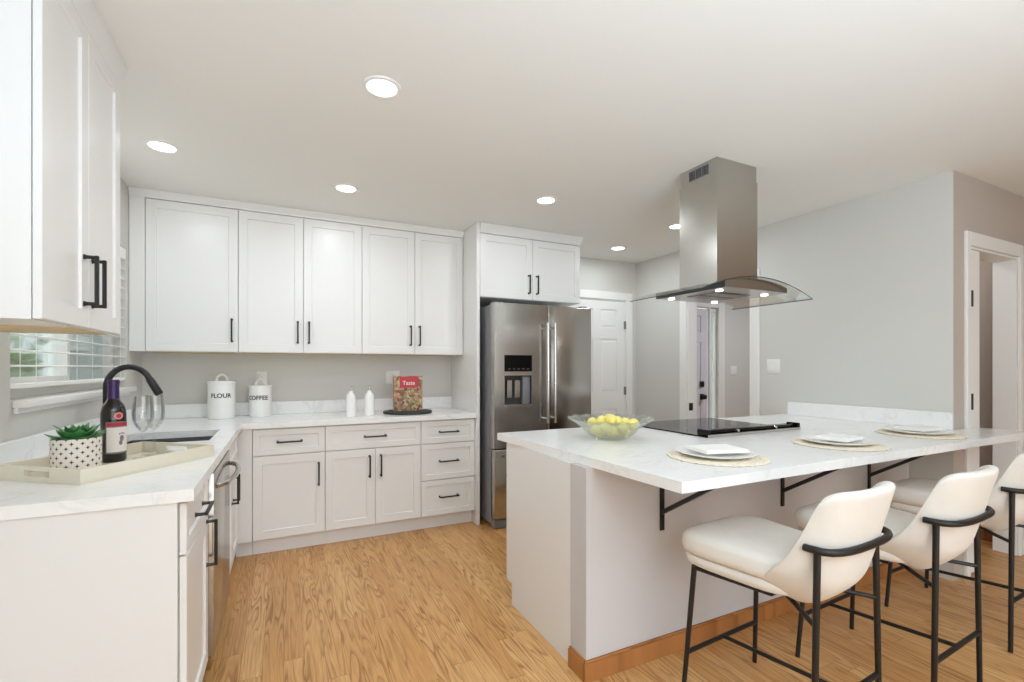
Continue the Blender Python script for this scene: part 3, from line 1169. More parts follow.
# ------------------------------------------------------------------ dishwasher
DWY = 2.230
dw = thing('dishwasher', 'stainless dishwasher with a curved bar handle under the sink counter', 'dishwasher', (-0.275, DWY + 0.003, 0), PI / 2)
b = B()
b.box(0.004, 0.610, 0.03, 0.60, 0.11, 0.868)
b.box(0.004, 0.610, 0.09, 0.60, 0, 0.11)
b.build('tub', M['darkplastic'], dw, smooth=0)
b = B()
b.box(0.003, 0.612, -0.022, 0.028, 0.12, 0.862, 0.004, 2)
b.build('door', M['steel'], dw)
b = B()
b.box(0.006, 0.609, -0.012, 0.028, 0.862, 0.872)
b.build('control_strip', M['darkplastic'], dw, smooth=0)
hp = []
for i in range(13):
    k = i / 12
    x = 0.045 + k * 0.525
    hp.append((x, -0.022 - 0.058 * math.sin(PI * k) ** 0.42, 0.80))
B().tube(hp, 0.011, 12).build('handle', M['chrome'], dw)

# ------------------------------------------------------------------ fridge
fr = thing('refrigerator', 'stainless french-door refrigerator with a water dispenser in its left door', 'refrigerator', (1.495, 3.39, 0))
FW, FH = 0.932, 1.808
b = B()
b.box(0.004, FW - 0.004, 0.085, 0.80, 0.03, FH - 0.012, 0.004, 1)
for xx in (0.06, FW - 0.06):
    b.cyl(xx, 0.70, 0.0, 0.03, 0.02, 12)
b.build('case', M['steelside'], fr, smooth=30)
b = B()
b.box(0.01, FW - 0.01, 0.02, 0.085, 0.004, 0.075, 0.006, 1)
b.build('base_grille', M['greyplastic'], fr)


def fdoor(x0, x1, z0, z1):
    b = B()
    if x0 > 0.3 or z1 < 1.0:
        b.box(x0, x1, 0.0, 0.082, z0, z1, 0.009, 3)
    return b


SPX = 0.492
# left door with a dispenser recess
b = B()
dx0, dx1, rz0, rz1 = 0.090, 0.335, 0.985, 1.225
b.slab([0.002, dx0, dx1, SPX - 0.002], [0.645, rz0, rz1, FH], lambda i, j: not (i == 1 and j == 1), 0.004, 0.082, 'y')
b.slab([0.006, dx0, dx1, SPX - 0.006], [0.649, rz0, rz1, FH - 0.004], lambda i, j: not (i == 1 and j == 1), 0.0, 0.004, 'y')
dl = b.build('left_door', M['steel'], fr, smooth=0)
dl.name = 'door'
b = B()
b.box(dx0, dx1, 0.06, 0.0815, rz0, rz1)
b.box(dx0, dx0 + 0.006, 0.002, 0.06, rz0, rz1)
b.box(dx1 - 0.006, dx1, 0.002, 0.06, rz0, rz1)
b.box(dx0, dx1, 0.002, 0.06, rz1 - 0.006, rz1)
b.build('dispenser_recess', M['darkplastic'], dl, smooth=0)
b = B()
b.box(dx0 - 0.006, dx1 + 0.006, -0.003, 0.06, rz0 - 0.018, rz0 + 0.006, 0.002, 1)
b.build('drip_tray', M['chrome'], dl)
b = B()
b.box(dx0 - 0.004, dx1 + 0.004, -0.003, 0.0, rz1, rz1 + 0.03, 0.001, 1)
b.build('button_strip', M['chrome'], dl)
for xx, ww in ((0.125, 0.05), (0.20, 0.05)):
    b = B()
    b.box(xx, xx + ww, 0.035, 0.045, rz0 + 0.055, rz1 - 0.035, 0.004, 1)
    b.build('paddle', M['chrome'], dl)
b = B()
b.box(0.262, dx1 - 0.007, 0.012, 0.06, rz0 + 0.008, rz1 - 0.008, 0.008, 2)
b.build('ice_chute', M['greyplastic'], dl)
b = B()
b.box(dx0 - 0.002, dx1 + 0.002, -0.003, 0.0, rz1 + 0.034, rz1 + 0.165, 0.001, 1)
b.build('display', M['blackgloss'], dl)
for k in range(5):
    b = B()
    b.box(dx0 + 0.03 + k * 0.042, dx0 + 0.05 + k * 0.042, -0.0036, -0.003, rz1 + 0.052, rz1 + 0.056)
    b.build('display_icon', M['greyplastic'], dl, smooth=0)
# right door
b = B()
b.box(SPX + 0.002, FW - 0.002, 0.0, 0.082, 0.645, FH, 0.008, 3)
drt = b.build('door', M['steel'], fr)
b = B()
b.box(0.002, FW - 0.002, 0.0, 0.082, 0.085, 0.635, 0.008, 3)
dfz = b.build('freezer_drawer', M['steel'], fr)


def barhandle(x, dx):
    b = B()
    z0, z1, y = 0.835, 1.655, -0.058
    b.tube([(x, y, z0), (x, y, z1)], 0.0125, 14)
    for z in (z0 + 0.035, z1 - 0.035):
        b.tube([(x, 0.0, z), (x, y, z)], 0.010, 10)
    for z in (z0, z1 - 0.012):
        b.cyl(x, y, z - 0.001, z + 0.013, 0.0145, 14)
    return b


barhandle(SPX - 0.034, 0).build('handle', M['chrome'], dl)
barhandle(SPX + 0.034, 0).build('handle', M['chrome'], drt)
b = B()
b.tube([(0.07, -0.058, 0.585), (FW - 0.07, -0.058, 0.585)], 0.0125, 14)
for xx in (0.11, FW - 0.11):
    b.tube([(xx, 0, 0.585), (xx, -0.058, 0.585)], 0.010, 10)
b.build('handle', M['chrome'], dfz)
for xx in (0.03, FW - 0.09):
    b = B()
    b.box(xx, xx + 0.06, 0.03, 0.17, FH + 0.0005 - 0.012, FH + 0.016, 0.006, 2)
    b.build('hinge_cover', M['darkplastic'], fr)

# ------------------------------------------------------------------ slide-in range in the peninsula
rg = thing('range', 'slide-in range with a black glass cooktop set into the peninsula', 'range', ((RX0 + RX1) / 2, RY0, 0))
b = B()
b.box(-0.376, 0.376, 0.004, 0.62, 0.02, 0.905)
for sx in (-0.33, 0.33):
    for yy in (0.06, 0.55):
        b.cyl(sx, yy, 0, 0.02, 0.018, 10)
b.build('oven_body', M['steelside'], rg, smooth=0)
b = B()
b.box(-0.389, 0.389, -0.012, 0.655, 0.9155, 0.923, 0.002, 1)
b.build('cooktop', M['blackgloss'], rg)
for (cx, cy, r) in ((-0.19, 0.20, 0.075), (0.19, 0.20, 0.10), (-0.19, 0.47, 0.10), (0.19, 0.47, 0.075)):
    b = B()
    n = 40
    vi = []
    for rr in (r - 0.0025, r):
        vi.append([(cx + rr * math.cos(2 * PI * i / n), cy + rr * math.sin(2 * PI * i / n), 0.9233) for i in range(n)])
    rings(b, vi)
    b.build('burner_ring', M['greyplastic'], rg, smooth=0)
b = B()
b.box(-0.386, 0.386, -0.018, 0.052, 0.9235, 0.934, 0.003, 1)
b.box(-0.380, 0.380, -0.006, 0.044, 0.934, 0.952, 0.006, 2)
b.box(-0.389, -0.365, -0.020, 0.055, 0.9235, 0.957, 0.004, 1)
b.box(0.365, 0.389, -0.020, 0.055, 0.9235, 0.957, 0.004, 1)
b.build('vent_trim', M['blackgloss'], rg)
b = B()
b.box(-0.388, 0.388, -0.022, -0.019, 0.9158, 0.931, 0.001, 1)
for xx in (-0.15, 0.17):
    b.tube([(xx, -0.019, 0.942), (xx, -0.005, 0.942)], 0.008, 10)
b.build('trim_strip', M['chrome'], rg)
b = B()
b.box(-0.376, 0.376, 0.622, 0.655, 0.20, 0.76, 0.004, 1)
od = b.build('oven_door', M['steel'], rg)
b = B()
b.box(-0.25, 0.25, 0.655, 0.657, 0.32, 0.62)
b.build('oven_window', M['blackgloss'], od, smooth=0)
b = B()
b.tube([(-0.33, 0.70, 0.715), (0.33, 0.70, 0.715)], 0.012, 12)
for xx in (-0.30, 0.30):
    b.tube([(xx, 0.655, 0.715), (xx, 0.70, 0.715)], 0.009, 10)
b.build('handle', M['chrome'], od)
b = B()
b.box(-0.376, 0.376, 0.622, 0.655, 0.77, 0.905, 0.004, 1)
cp = b.build('control_panel', M['steel'], rg)
for k in range(5):
    b = B()
    b.tube([(-0.28 + k * 0.14, 0.655, 0.84), (-0.28 + k * 0.14, 0.685, 0.84)], [0.022, 0.019], 18)
    b.build('knob', M['black'], cp)
b = B()
b.box(-0.376, 0.376, 0.622, 0.65, 0.03, 0.19, 0.004, 1)
b.build('warming_drawer', M['steel'], rg)

# ------------------------------------------------------------------ island hood
hd = thing('range_hood', 'stainless island hood with a curved glass canopy hanging from the ceiling', 'hood', (2.36, 2.0, CZ))
b = B()
x0, x1, y0, y1 = -0.170, 0.168, -0.134, 0.143
b.box(x0, x1, y0, y1, 1.755 - CZ, 2.385 - CZ)
b.build('chimney', M['hoodsteel'], hd, smooth=0)
b = B()
b.box(x0 + 0.004, x1 - 0.004, y0 + 0.004, y1 - 0.004, 2.3852 - CZ, -0.001)
up = b.build('upper_sleeve', M['hoodsteel'], hd, smooth=0)
b = B()
b.box(x0 + 0.0025, x0 + 0.004, -0.072, 0.072, 2.402 - CZ, 2.462 - CZ)
b.mi = 1
for k in range(3):
    for j in range(4):
        b.box(x0 + 0.0015, x0 + 0.0025, -0.068 + k * 0.048 + j * 0.0105, -0.068 + k * 0.048 + j * 0.0105 + 0.006, 2.407 - CZ, 2.457 - CZ)
b.build('vent_grille', [M['greyplastic'], M['darkplastic']], up, smooth=0)
gx, ga = 0.452, 0.092


def arch(x):
    return 1.788 - ga * (x / gx) ** 2 - CZ


b = B()
n = 28
gy0, gy1, gt = -0.285, 0.268, 0.0045
vs, idx = [], []
for i in range(n + 1):
    x = -gx + 2 * gx * i / n
    z = arch(x)
    vs += [(x, gy0, z), (x, gy1, z), (x, gy1, z - gt), (x, gy0, z - gt)]
top = []
edge = []
for i in range(n):
    a, c = 4 * i, 4 * i + 4
    top += [(a, c, c + 1, a + 1), (a + 3, a + 2, c + 2, c + 3)]
    edge += [(a, a + 3, c + 3, c)]
    top += [(a + 1, c + 1, c + 2, a + 2)]
edge += [(0, 1, 2, 3), (4 * n, 4 * n + 3, 4 * n + 2, 4 * n + 1)]
bv = [b.bm.verts.new(v) for v in vs]
for f in top:
    b.bm.faces.new([bv[i] for i in f])
for f in edge:
    b.bm.faces.new([bv[i] for i in f]).material_index = 1
M['glassedge'] = base_mat('dark_glass_edge', (60, 62, 58), 0.15, var=0.05)
b.build('glass_canopy', [M['hoodglass'], M['glassedge']], hd, smooth=40)
b = B()
bx0, bx1, by0, by1, bz = -0.245, 0.268, -0.25, 0.262, 1.722 - CZ
n = 16
poly = [(bx0, bz), (bx1, bz)] + [(bx1 + (bx0 - bx1) * i / n, arch(bx1 + (bx0 - bx1) * i / n) - gt - 0.0005) for i in range(n + 1)]
b.prism(poly, by0, by1, 'y')
b.build('canopy_body', M['hoodsteel'], hd, smooth=30)
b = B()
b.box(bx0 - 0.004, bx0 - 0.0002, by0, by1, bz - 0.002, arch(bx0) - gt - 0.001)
b.build('dark_side_strip', M['darkplastic'], hd, smooth=0)  # thin dark strip along the left side of the canopy body
b = B()
for yy0, yy1 in ((-0.10, 0.0), (0.008, 0.11)):
    b.box(-0.14, 0.16, yy0, yy1, bz - 0.004, bz - 0.0004)
    for k in range(14):
        xx = -0.135 + k * 0.021
        b.box(xx, xx + 0.012, yy0 + 0.006, yy1 - 0.006, bz - 0.006, bz - 0.004)
b.build('grease_filter', M['steel'], hd, smooth=0)
for xx in (-0.165, 0.215):
    for yy in (-0.145, 0.215):
        b = B()
        b.cyl(xx, yy, bz - 0.004, bz - 0.0002, 0.019, 20)
        lm = b.build('hood_lamp', M['led'], hd)
        light('hood_lamp_light', 'AREA', (xx, yy, bz - 0.006), HOOD_W, 0.045, (0.95, 0.97, 1.0), parent=hd)

# ------------------------------------------------------------------ ceiling lights
spots = [((0.375, 2.03), 'round recessed ceiling light over the open floor, largest of the kitchen lights'),
         ((-0.587, 3.09), 'round recessed ceiling light above the kitchen sink'),
         ((0.372, 3.276), 'round recessed ceiling light in front of the middle upper cabinets'),
         ((1.676, 2.89), 'round recessed ceiling light in front of the fridge'),
         ((2.993, 3.736), 'round recessed ceiling light in front of the six-panel pantry door'),
         ((2.974, 2.938), 'round recessed ceiling light partly hidden by the hood chimney')]
proto = None
for (x, y), lab in spots:
    if proto is None:
        proto = thing('recessed_light', lab, 'ceiling light', (x, y, CZ), 0, 'recessed ceiling lights')
        B().lathe([(0.060, -0.0005), (0.080, -0.0005), (0.078, -0.006), (0.064, -0.008), (0.060, -0.004)], 36).build('trim_ring', M['trim'], proto)
        B().lathe([(0, -0.0008), (0.060, -0.0008), (0.060, -0.004), (0, -0.005)], 32).build('diffuser', M['downlight'], proto)
        o = proto
    else:
        o = dup(proto, (x, y, CZ), 0, lab)
    light('recessed_light_lamp', 'AREA', (x, y, CZ - 0.012), LAMP_W, 0.115, (0.87, 0.94, 1.0))
# unseen fill lights added under the living area ceiling, no fixtures modelled
for x, y in ((0.4, -0.9), (2.0, -0.6), (0.4, -2.3), (2.0, -2.3)):
    light('living_fill_lamp', 'AREA', (x, y, CZ - 0.012), LIVING_FILL_W, 0.115, (0.87, 0.94, 1.0))
light('closet_fill_lamp', 'AREA', (4.3, 2.0, CZ - 0.012), 5.0, 0.2, (1.0, 0.97, 0.95))  # added unseen fill that brightens the space behind the hall doorway
light('entry_fill_lamp', 'AREA', (5.2, 2.9, CZ - 0.012), ENTRY_FILL_W, 0.2, (0.84, 0.92, 1.0))  # added unseen fill so the entry hall and its door read brighter

# ------------------------------------------------------------------ wall plates
def plate(name, label, cat, loc, rotz, w, h, kind, group=None):
    t = thing(name, label, cat, loc, rotz, group)
    B().box(-w / 2, w / 2, -0.006, -0.0005, -h / 2, h / 2, 0.003, 2).build('plate', M['trim'], t)
    k = 2 if kind == 'switch' and w > 0.1 else 1
    for i in range(k):
        cx = (i - (k - 1) / 2) * 0.046
        b = B()
        b.box(cx - 0.016, cx + 0.016, -0.009, -0.006, -0.033, 0.033, 0.002, 1)
        nm = 'rocker' if kind == 'switch' else 'socket'
        q = b.build(nm, M['ceramic'], t)
        if kind == 'outlet':
            for zz in (-0.018, 0.018):
                b = B()
                for sx in (-0.006, 0.006):
                    b.box(cx + sx - 0.001, cx + sx + 0.001, -0.0094, -0.009, zz - 0.004, zz + 0.004)
                b.build('slot', M['darkplastic'], q, smooth=0)
    return t


plate('light_switch', 'white two-rocker switch plate on the wall right of the hall doorway', 'switch', (XR, 2.53, 1.30), PI / 2 * -1, 0.117, 0.117, 'switch')
plate('light_switch', 'white switch plate inside the entry hall, seen through the doorway', 'switch', (5.25, YB, 1.25), 0, 0.117, 0.117, 'switch')
OG = 'outlets above the back counter'
plate('wall_outlet', 'white wall outlet behind the coffee canister', 'outlet', (-0.155, YB, 1.20), 0, 0.075, 0.117, 'outlet', OG)
plate('wall_outlet', 'white wall outlet half hidden behind the cookbook', 'outlet', (0.875, YB, 1.205), 0, 0.117, 0.117, 'outlet', OG)


# ------------------------------------------------------------------ lettering
def text_mesh(txt, size, bold=0.0):
    cu = bpy.data.curves.new('lettering', 'FONT')
    cu.body = txt
    cu.size = size
    cu.align_x = 'CENTER'
    cu.align_y = 'CENTER'
    cu.offset = bold
    cu.extrude = 0.0004
    cu.resolution_u = 4
    o = bpy.data.objects.new('lettering', cu)
    COL.objects.link(o)
    dg = bpy.context.evaluated_depsgraph_get()
    me = bpy.data.meshes.new_from_object(o.evaluated_get(dg))
    bpy.data.objects.remove(o)
    bpy.data.curves.remove(cu)
    return me


def put_text(txt, size, mat, parent, fn, bold=0.0):
    me = text_mesh(txt, size, bold)
    for v in me.vertices:
        v.co = fn(v.co)
    me.materials.clear()
    me.materials.append(mat)
    me.name = 'lettering'
    o = bpy.data.objects.new('lettering', me)
    COL.objects.link(o)
    o.parent = parent
    return o


def canister(label, txt, loc, r, h, turn):
    t = thing('canister', label, 'canister', loc, 0, 'white lettered canisters')
    bd_ = B().lathe([(0, 0), (r - 0.004, 0), (r, 0.004), (r, h), (r - 0.003, h), (r - 0.003, h - 0.02), (0, h - 0.02)], 48).build('body', M['enamel'], t)
    ld_ = B().lathe([(0, h + 0.0005), (r + 0.004, h + 0.0005), (r + 0.004, h + 0.016), (r, h + 0.020), (0, h + 0.022)], 48).build('lid', M['enamel'], t)
    b = B()
    pts = []
    for i in range(17):
        a = PI * i / 16
        pts.append((0.034 * math.cos(a), 0, h + 0.020 + 0.047 * math.sin(a)))
    b.tube(pts, [0.0085] * 17, 10)
    hl = b.build('lid_handle', M['enamel'], ld_)
    rr = r + 0.0006

    def wrap(c):
        a = turn + c.x / rr
        rad = rr + c.z * 1.0
        return Vector((rad * math.sin(a), -rad * math.cos(a), h * 0.66 + c.y))
    put_text(txt, 0.044, M['ink'], bd_, wrap, 0.0012)
    return t


canister('large white lidded canister lettered FLOUR on the back counter', 'FLOUR', (-0.412, 4.065, 0.9152), 0.089, 0.255, math.radians(2))
canister('smaller white lidded canister lettered COFFEE on the back counter', 'COFFEE', (-0.160, 4.09, 0.9152), 0.077, 0.218, math.radians(-14))


def soap(label, loc):
    t = thing('oil_bottle', label, 'bottle', loc, 0, 'white bottles on the back counter')
    B().lathe([(0, 0), (0.034, 0), (0.037, 0.004), (0.037, 0.145), (0.033, 0.162), (0.020, 0.178), (0.016, 0.186), (0.016, 0.198), (0, 0.198)], 28).build('body', M['ceramic'], t)
    b = B()
    b.lathe([(0, 0.1985), (0.012, 0.1985), (0.012, 0.206), (0.006, 0.209), (0.0045, 0.222), (0, 0.222)], 16)
    b.tube([(0, 0, 0.218), (0.006, 0.0, 0.230), (0.013, 0, 0.238)], [0.0045, 0.0035, 0.0025], 8)
    b.build('pour_spout', M['chrome'], t)
    return t


s1 = soap('white ceramic oil bottle with a thin spout, next to the coffee canister', (0.462, 3.76, 0.9152))
s2 = dup(s1, (0.604, 3.785, 0.9152), 1.2, 'white ceramic oil bottle standing nearer the cookbook')

# round board and cookbook
b = B()
b.lathe([(0, 0), (0.185, 0), (0.197, 0.004), (0.197, 0.014), (0.192, 0.018), (0, 0.018)], 56)
tag(b.build('round_board', base_mat('black_slate_board', (52, 54, 52), 0.7, var=0.35, scale=22, bump=0.4, bscale=90), loc=(0.922, 3.86, 0.9152)),
    'dark round slate board under the cookbook on the back counter', 'board')
ck = thing('cookbook', 'thick red cookbook with food photos standing on the round slate board', 'book', (0.925, 3.875, 0.9342), math.radians(-4))
BW, BHt, BT = 0.238, 0.285, 0.034
b = B()
b.box(-BW / 2 + 0.004, BW / 2 - 0.004, -BT / 2 + 0.003, BT / 2 - 0.003, 0.004, BHt - 0.004)
b.build('pages', M['pages'], ck, smooth=0)
b = B()
b.box(-BW / 2, BW / 2, -BT / 2, -BT / 2 + 0.003, 0, BHt)
b.build('front_cover', M['cover'], ck, smooth=0)
b = B()
b.box(-BW / 2, BW / 2, BT / 2 - 0.003, BT / 2, 0, BHt)
b.build('back_cover', M['coverred'], ck, smooth=0)
b = B()
b.box(-BW / 2, -BW / 2 + 0.003, -BT / 2 + 0.003, BT / 2 - 0.003, 0, BHt)
b.build('spine', M['coverred'], ck, smooth=0)
b = B()
b.box(-0.068, 0.082, -BT / 2 - 0.0006, -BT / 2, BHt - 0.096, BHt - 0.004)
tb = b.build('title_band', M['coverred'], ck, smooth=0)
put_text('Taste', 0.046, M['label'], ck, lambda c: Vector((c.x + 0.006, -BT / 2 - 0.0008 - c.z, BHt - 0.058 + c.y)), 0.0008)

# ------------------------------------------------------------------ tray group by the sink
TA = math.atan2(0.375, 0.302)
TC = Vector((-0.580, 1.938))
td = Vector((math.cos(TA), math.sin(TA)))
tn = Vector((-math.sin(TA), math.cos(TA)))


def on_tray(d, n, z=0.0):
    p = TC + td * d + tn * n
    return (p.x, p.y, 0.9152 + z)


TL, TWd, TH, TT = 0.505, 0.372, 0.050, 0.009
tr = thing('serving_tray', 'cream lacquered rectangular tray with cut-out handles beside the sink', 'tray', (TC.x, TC.y, 0.9152), TA)
b = B()
b.box(0, TL, 0, TWd, 0, 0.006)
b.build('base', M['tray'], tr, smooth=0)
for yy in (0, TWd - TT):
    B().box(0, TL, yy, yy + TT, 0.0062, TH, 0.001, 1).build('side_wall', M['tray'], tr)
for xx in (0, TL - TT):
    b = B()
    c, hl_, ht = TWd / 2, 0.055, 0.010
    ys = [TT + 0.0002, c - hl_, c + hl_, TWd - TT - 0.0002]
    b.slab(ys, [0.0062, 0.0175, 0.0375, TH], lambda i, j: not (i == 1 and j == 1), xx, xx + TT, 'x')
    b.build('end_wall', M['tray'], tr, smooth=0)
TZ = 0.0064
# potted succulent
pp = thing('potted_succulent', 'green succulent in a white round pot with dark plus pattern on the tray', 'plant', on_tray(0.120, 0.192, TZ))
PR, PHh = 0.068, 0.122
B().lathe([(0, 0), (PR - 0.004, 0), (PR, 0.004), (PR, PHh), (PR - 0.006, PHh + 0.001), (PR - 0.008, PHh - 0.02), (0, PHh - 0.02)], 64, uv=True).build('pot', M['pot'], pp)
B().lathe([(0, PHh - 0.019), (PR - 0.009, PHh - 0.019), (PR - 0.02, PHh - 0.012), (0, PHh - 0.008)], 32).build('soil', M['soil'], pp)


def leaf(b, yaw, elev, L, w, z0, r0):
    rows = []
    for i in range(8):
        k = i / 7
        wd = w * (math.sin(PI * min(1, 0.18 + 0.82 * k)) ** 0.75) * (1 - k ** 5)
        wd = max(wd, 0.0006)
        th = 0.007 * (1 - k) + 0.0012
        rr = r0 + L * k * math.cos(elev + 0.35 * k * (1 if elev < 0.6 else -1))
        zz = z0 + L * k * math.sin(elev + 0.1 * k)
        row = []
        for a in range(8):
            ang = 2 * PI * a / 8
            sx, sz = wd * math.cos(ang), th * math.sin(ang) + 0.25 * abs(wd * math.cos(ang)) * 0.9
            x, y = rr, sx
            row.append((x * math.cos(yaw) - y * math.sin(yaw), x * math.sin(yaw) + y * math.cos(yaw), zz + sz))
        rows.append(row)
    rings(b, rows, True, True)


rd = random.Random(5)
for (cnt, el, L, w, z0, r0, ph) in ((11, 0.28, 0.076, 0.024, PHh - 0.004, 0.020, 0.0), (9, 0.55, 0.068, 0.023, PHh + 0.002, 0.014, 0.3), (6, 0.95, 0.058, 0.019, PHh + 0.006, 0.008, 0.1), (4, 1.3, 0.042, 0.011, PHh + 0.010, 0.003, 0.5)):
    for i in range(cnt):
        b = B()
        leaf(b, ph + 2 * PI * i / cnt + rd.uniform(-0.1, 0.1), el + rd.uniform(-0.08, 0.08), L * rd.uniform(0.9, 1.1), w, z0 - 0.010, r0)
        b.build('leaf', M['leaf'], pp, smooth=60)

# wine bottle
wb = thing('wine_bottle', 'dark red wine bottle with purple foil neck on the tray', 'bottle', on_tray(0.305, 0.274, TZ), math.radians(25))
WR = 0.0405
B().lathe([(0, 0.004), (0.030, 0.0), (WR - 0.004, 0.0), (WR, 0.006), (WR, 0.190), (WR - 0.002, 0.203), (0.034, 0.220), (0.023, 0.236), (0.0165, 0.252), (0.0150, 0.315), (0, 0.315)], 40).build('glass_body', M['wine'], wb)
B().lathe([(0.0168, 0.246), (0.0185, 0.2465), (0.0175, 0.300), (0.0190, 0.301), (0.0190, 0.318), (0.0175, 0.320), (0, 0.320)], 28).build('foil_capsule', M['purple'], wb)


def patch(b, r, a0, a1, z0, z1, n=18):
    vs = []
    for i in range(n + 1):
        a = a0 + (a1 - a0) * i / n
        for rr in (r, r + 0.0005):
            for z in (z0, z1):
                vs.append((rr * math.sin(a), -rr * math.cos(a), z))
    for i in range(n):
        p, q = 4 * i, 4 * i + 4
        b.faces([vs[p], vs[p + 1], vs[p + 2], vs[p + 3], vs[q], vs[q + 1], vs[q + 2], vs[q + 3]],
                [(2, 3, 7, 6), (0, 4, 5, 1), (1, 5, 7, 3), (0, 2, 6, 4)] + ([(0, 1, 3, 2)] if i == 0 else []) + ([(4, 6, 7, 5)] if i == n - 1 else []))


LA = math.radians(12)
b = B()
patch(b, WR + 0.0004, LA - 1.0, LA + 1.0, 0.034, 0.158)
lb = b.build('label', M['labelgrey'], wb, smooth=0)
b = B()
patch(b, WR + 0.0010, LA - 0.92, LA + 0.92, 0.040, 0.136)
b.build('label_panel', M['label'], lb, smooth=0)
b = B()
patch(b, WR + 0.0010, LA - 0.92, LA + 0.92, 0.140, 0.154)
b.build('label_band', M['labelred'], lb, smooth=0)
# small grey foot-shaped mark: a tilted sole with toes
b = B()
for (cx, cz, rx, rz) in ((0.000, 0.076, 0.0065, 0.010), (0.004, 0.093, 0.0075, 0.012), (-0.0035, 0.110, 0.0026, 0.0032), (0.002, 0.112, 0.0022, 0.0030), (0.0065, 0.112, 0.002, 0.0028), (0.010, 0.111, 0.0018, 0.0025), (0.013, 0.108, 0.0016, 0.0022)):
    n = 14
    rr = WR + 0.0022
    vs = []
    for i in range(n):
        a = 2 * PI * i / n
        x, z = cx + 0.006 + rx * math.cos(a), cz + rz * math.sin(a)
        ang = LA + x / rr
        vs.append((rr * math.sin(ang), -rr * math.cos(ang), z))
    b.faces(vs, [tuple(range(n))])
b.build('label_mark', M['labelgrey'], lb, smooth=0)
b = B()
n = 24
rr = WR + 0.0006
vs = []
for rad in (0.0, 0.009, 0.015):
    for i in range(n):
        a = 2 * PI * i / n
        ang = LA + (rad * math.cos(a)) / rr
        vs.append((rr * math.sin(ang), -rr * math.cos(ang), 0.180 + rad * math.sin(a) * 0.92))
b.faces(vs, [tuple(n * 1 + i for i in range(n))])
b.mi = 1
b.faces(vs, [(n + i, n + (i + 1) % n, 2 * n + (i + 1) % n, 2 * n + i) for i in range(n)])
b.build('seal', [M['labelred'], M['labelpink']], wb, smooth=0)


def wineglass(label, loc):
    t = thing('wine_glass', label, 'wine glass', loc, 0, 'wine glasses on the tray')
    B().lathe([(0, 0), (0.034, 0.0), (0.034, 0.002), (0.012, 0.006), (0.0045, 0.014), (0, 0.014)], 32).build('foot', M['wineglass'], t)
    B().lathe([(0.0045, 0.0142), (0.0038, 0.05), (0.004, 0.105), (0, 0.105)], 14).build('stem', M['wineglass'], t)
    B().lathe([(0.0042, 0.1055), (0.014, 0.114), (0.028, 0.132), (0.036, 0.160), (0.0375, 0.185), (0.034, 0.225), (0.031, 0.252),
               (0.0300, 0.252), (0.0328, 0.225), (0.0363, 0.185), (0.0348, 0.160), (0.027, 0.134), (0.012, 0.116), (0, 0.112)], 36).build('bowl', M['wineglass'], t)
    return t


g1 = wineglass('clear stemmed wine glass on the tray, next to the wine bottle', (-0.515, 2.375, 0.9152 + TZ))
dup(g1, (-0.493, 2.452, 0.9152 + TZ), 0, 'clear stemmed wine glass at the sink end of the tray')

# ------------------------------------------------------------------ peninsula table setting
IZ = 0.9152
gb = thing('glass_bowl', 'wide pressed clear glass bowl full of lemons on the peninsula', 'bowl', (1.555, 2.005, IZ))
prof = [(0, 0), (0.085, 0), (0.095, 0.006), (0.125, 0.030), (0.158, 0.062), (0.188, 0.088), (0.222, 0.104), (0.224, 0.109), (0.186, 0.094), (0.152, 0.067), (0.119, 0.035), (0.090, 0.011), (0, 0.008)]
b = B()
nseg = 64
vr = []
for k, (r, z) in enumerate(prof):
    row = []
    for j in range(nseg):
        a = 2 * PI * j / nseg
        wob = 1 + (0.018 * math.cos(16 * a) if r > 0.1 else 0) + (0.010 * (1 if (j + k) % 2 else -1) if 2 < k < 7 else 0)
        row.append((max(r, 0.0005) * wob * math.cos(a), max(r, 0.0005) * wob * math.sin(a), z + (0.004 * math.cos(16 * a) if r > 0.2 else 0)))
    vr.append(row)
rings(b, vr, True, True)
b.build('bowl_body', M['bowlglass'], gb, smooth=0)
lem = None
lp = [(-0.0042, 0.0093, 0.0425), (-0.0533, 0.0518, 0.0425), (0.0701, 0.0619, 0.0566), (0.06, -0.0007, 0.0425), (-0.0246, -0.0524, 0.0425), (-0.0737, -0.0099, 0.0425),
      (0.0231, 0.0412, 0.0965), (0.0078, 0.0739, 0.0425), (0.0396, -0.0629, 0.0425), (0.0248, -0.0236, 0.0921), (-0.0385, 0.1064, 0.0746), (-0.0006, -0.1069, 0.0686),
      (0.113, 0.017, 0.0757), (-0.0818, -0.0689, 0.0685), (-0.043, 0.0141, 0.0944), (0.0967, -0.0472, 0.0692), (-0.0332, -0.049, 0.1068), (0.0679, -0.1034, 0.0848)]
rd = random.Random(11)
for k, (x, y, z) in enumerate(lp):
    if lem is None:
        b = B()
        pr = []
        for i in range(13):
            t = PI * i / 12
            rr = 0.0275 * math.sin(t) ** 0.9
            zz = -0.0275 * math.cos(t)
            pr.append((rr if 0 < i < 12 else 0, zz + (0.004 * (1 if i == 12 else -1) if i in (0, 12) else 0)))
        b.lathe(pr, 20)
        lem = b.build('lemon', M['lemon'])
        tag(lem, 'pale yellow lemon piled in the clear glass bowl', 'lemon', 'lemons in the glass bowl')
        o = lem
    else:
        o = lem.copy()
        COL.objects.link(o)
    o.location = (1.555 + x, 2.005 + y, IZ + z)
    o.rotation_euler = (rd.uniform(1.2, 1.9), rd.uniform(-0.3, 0.3), rd.uniform(0, PI))

PS = 'place settings on the peninsula'
rd = random.Random(2)


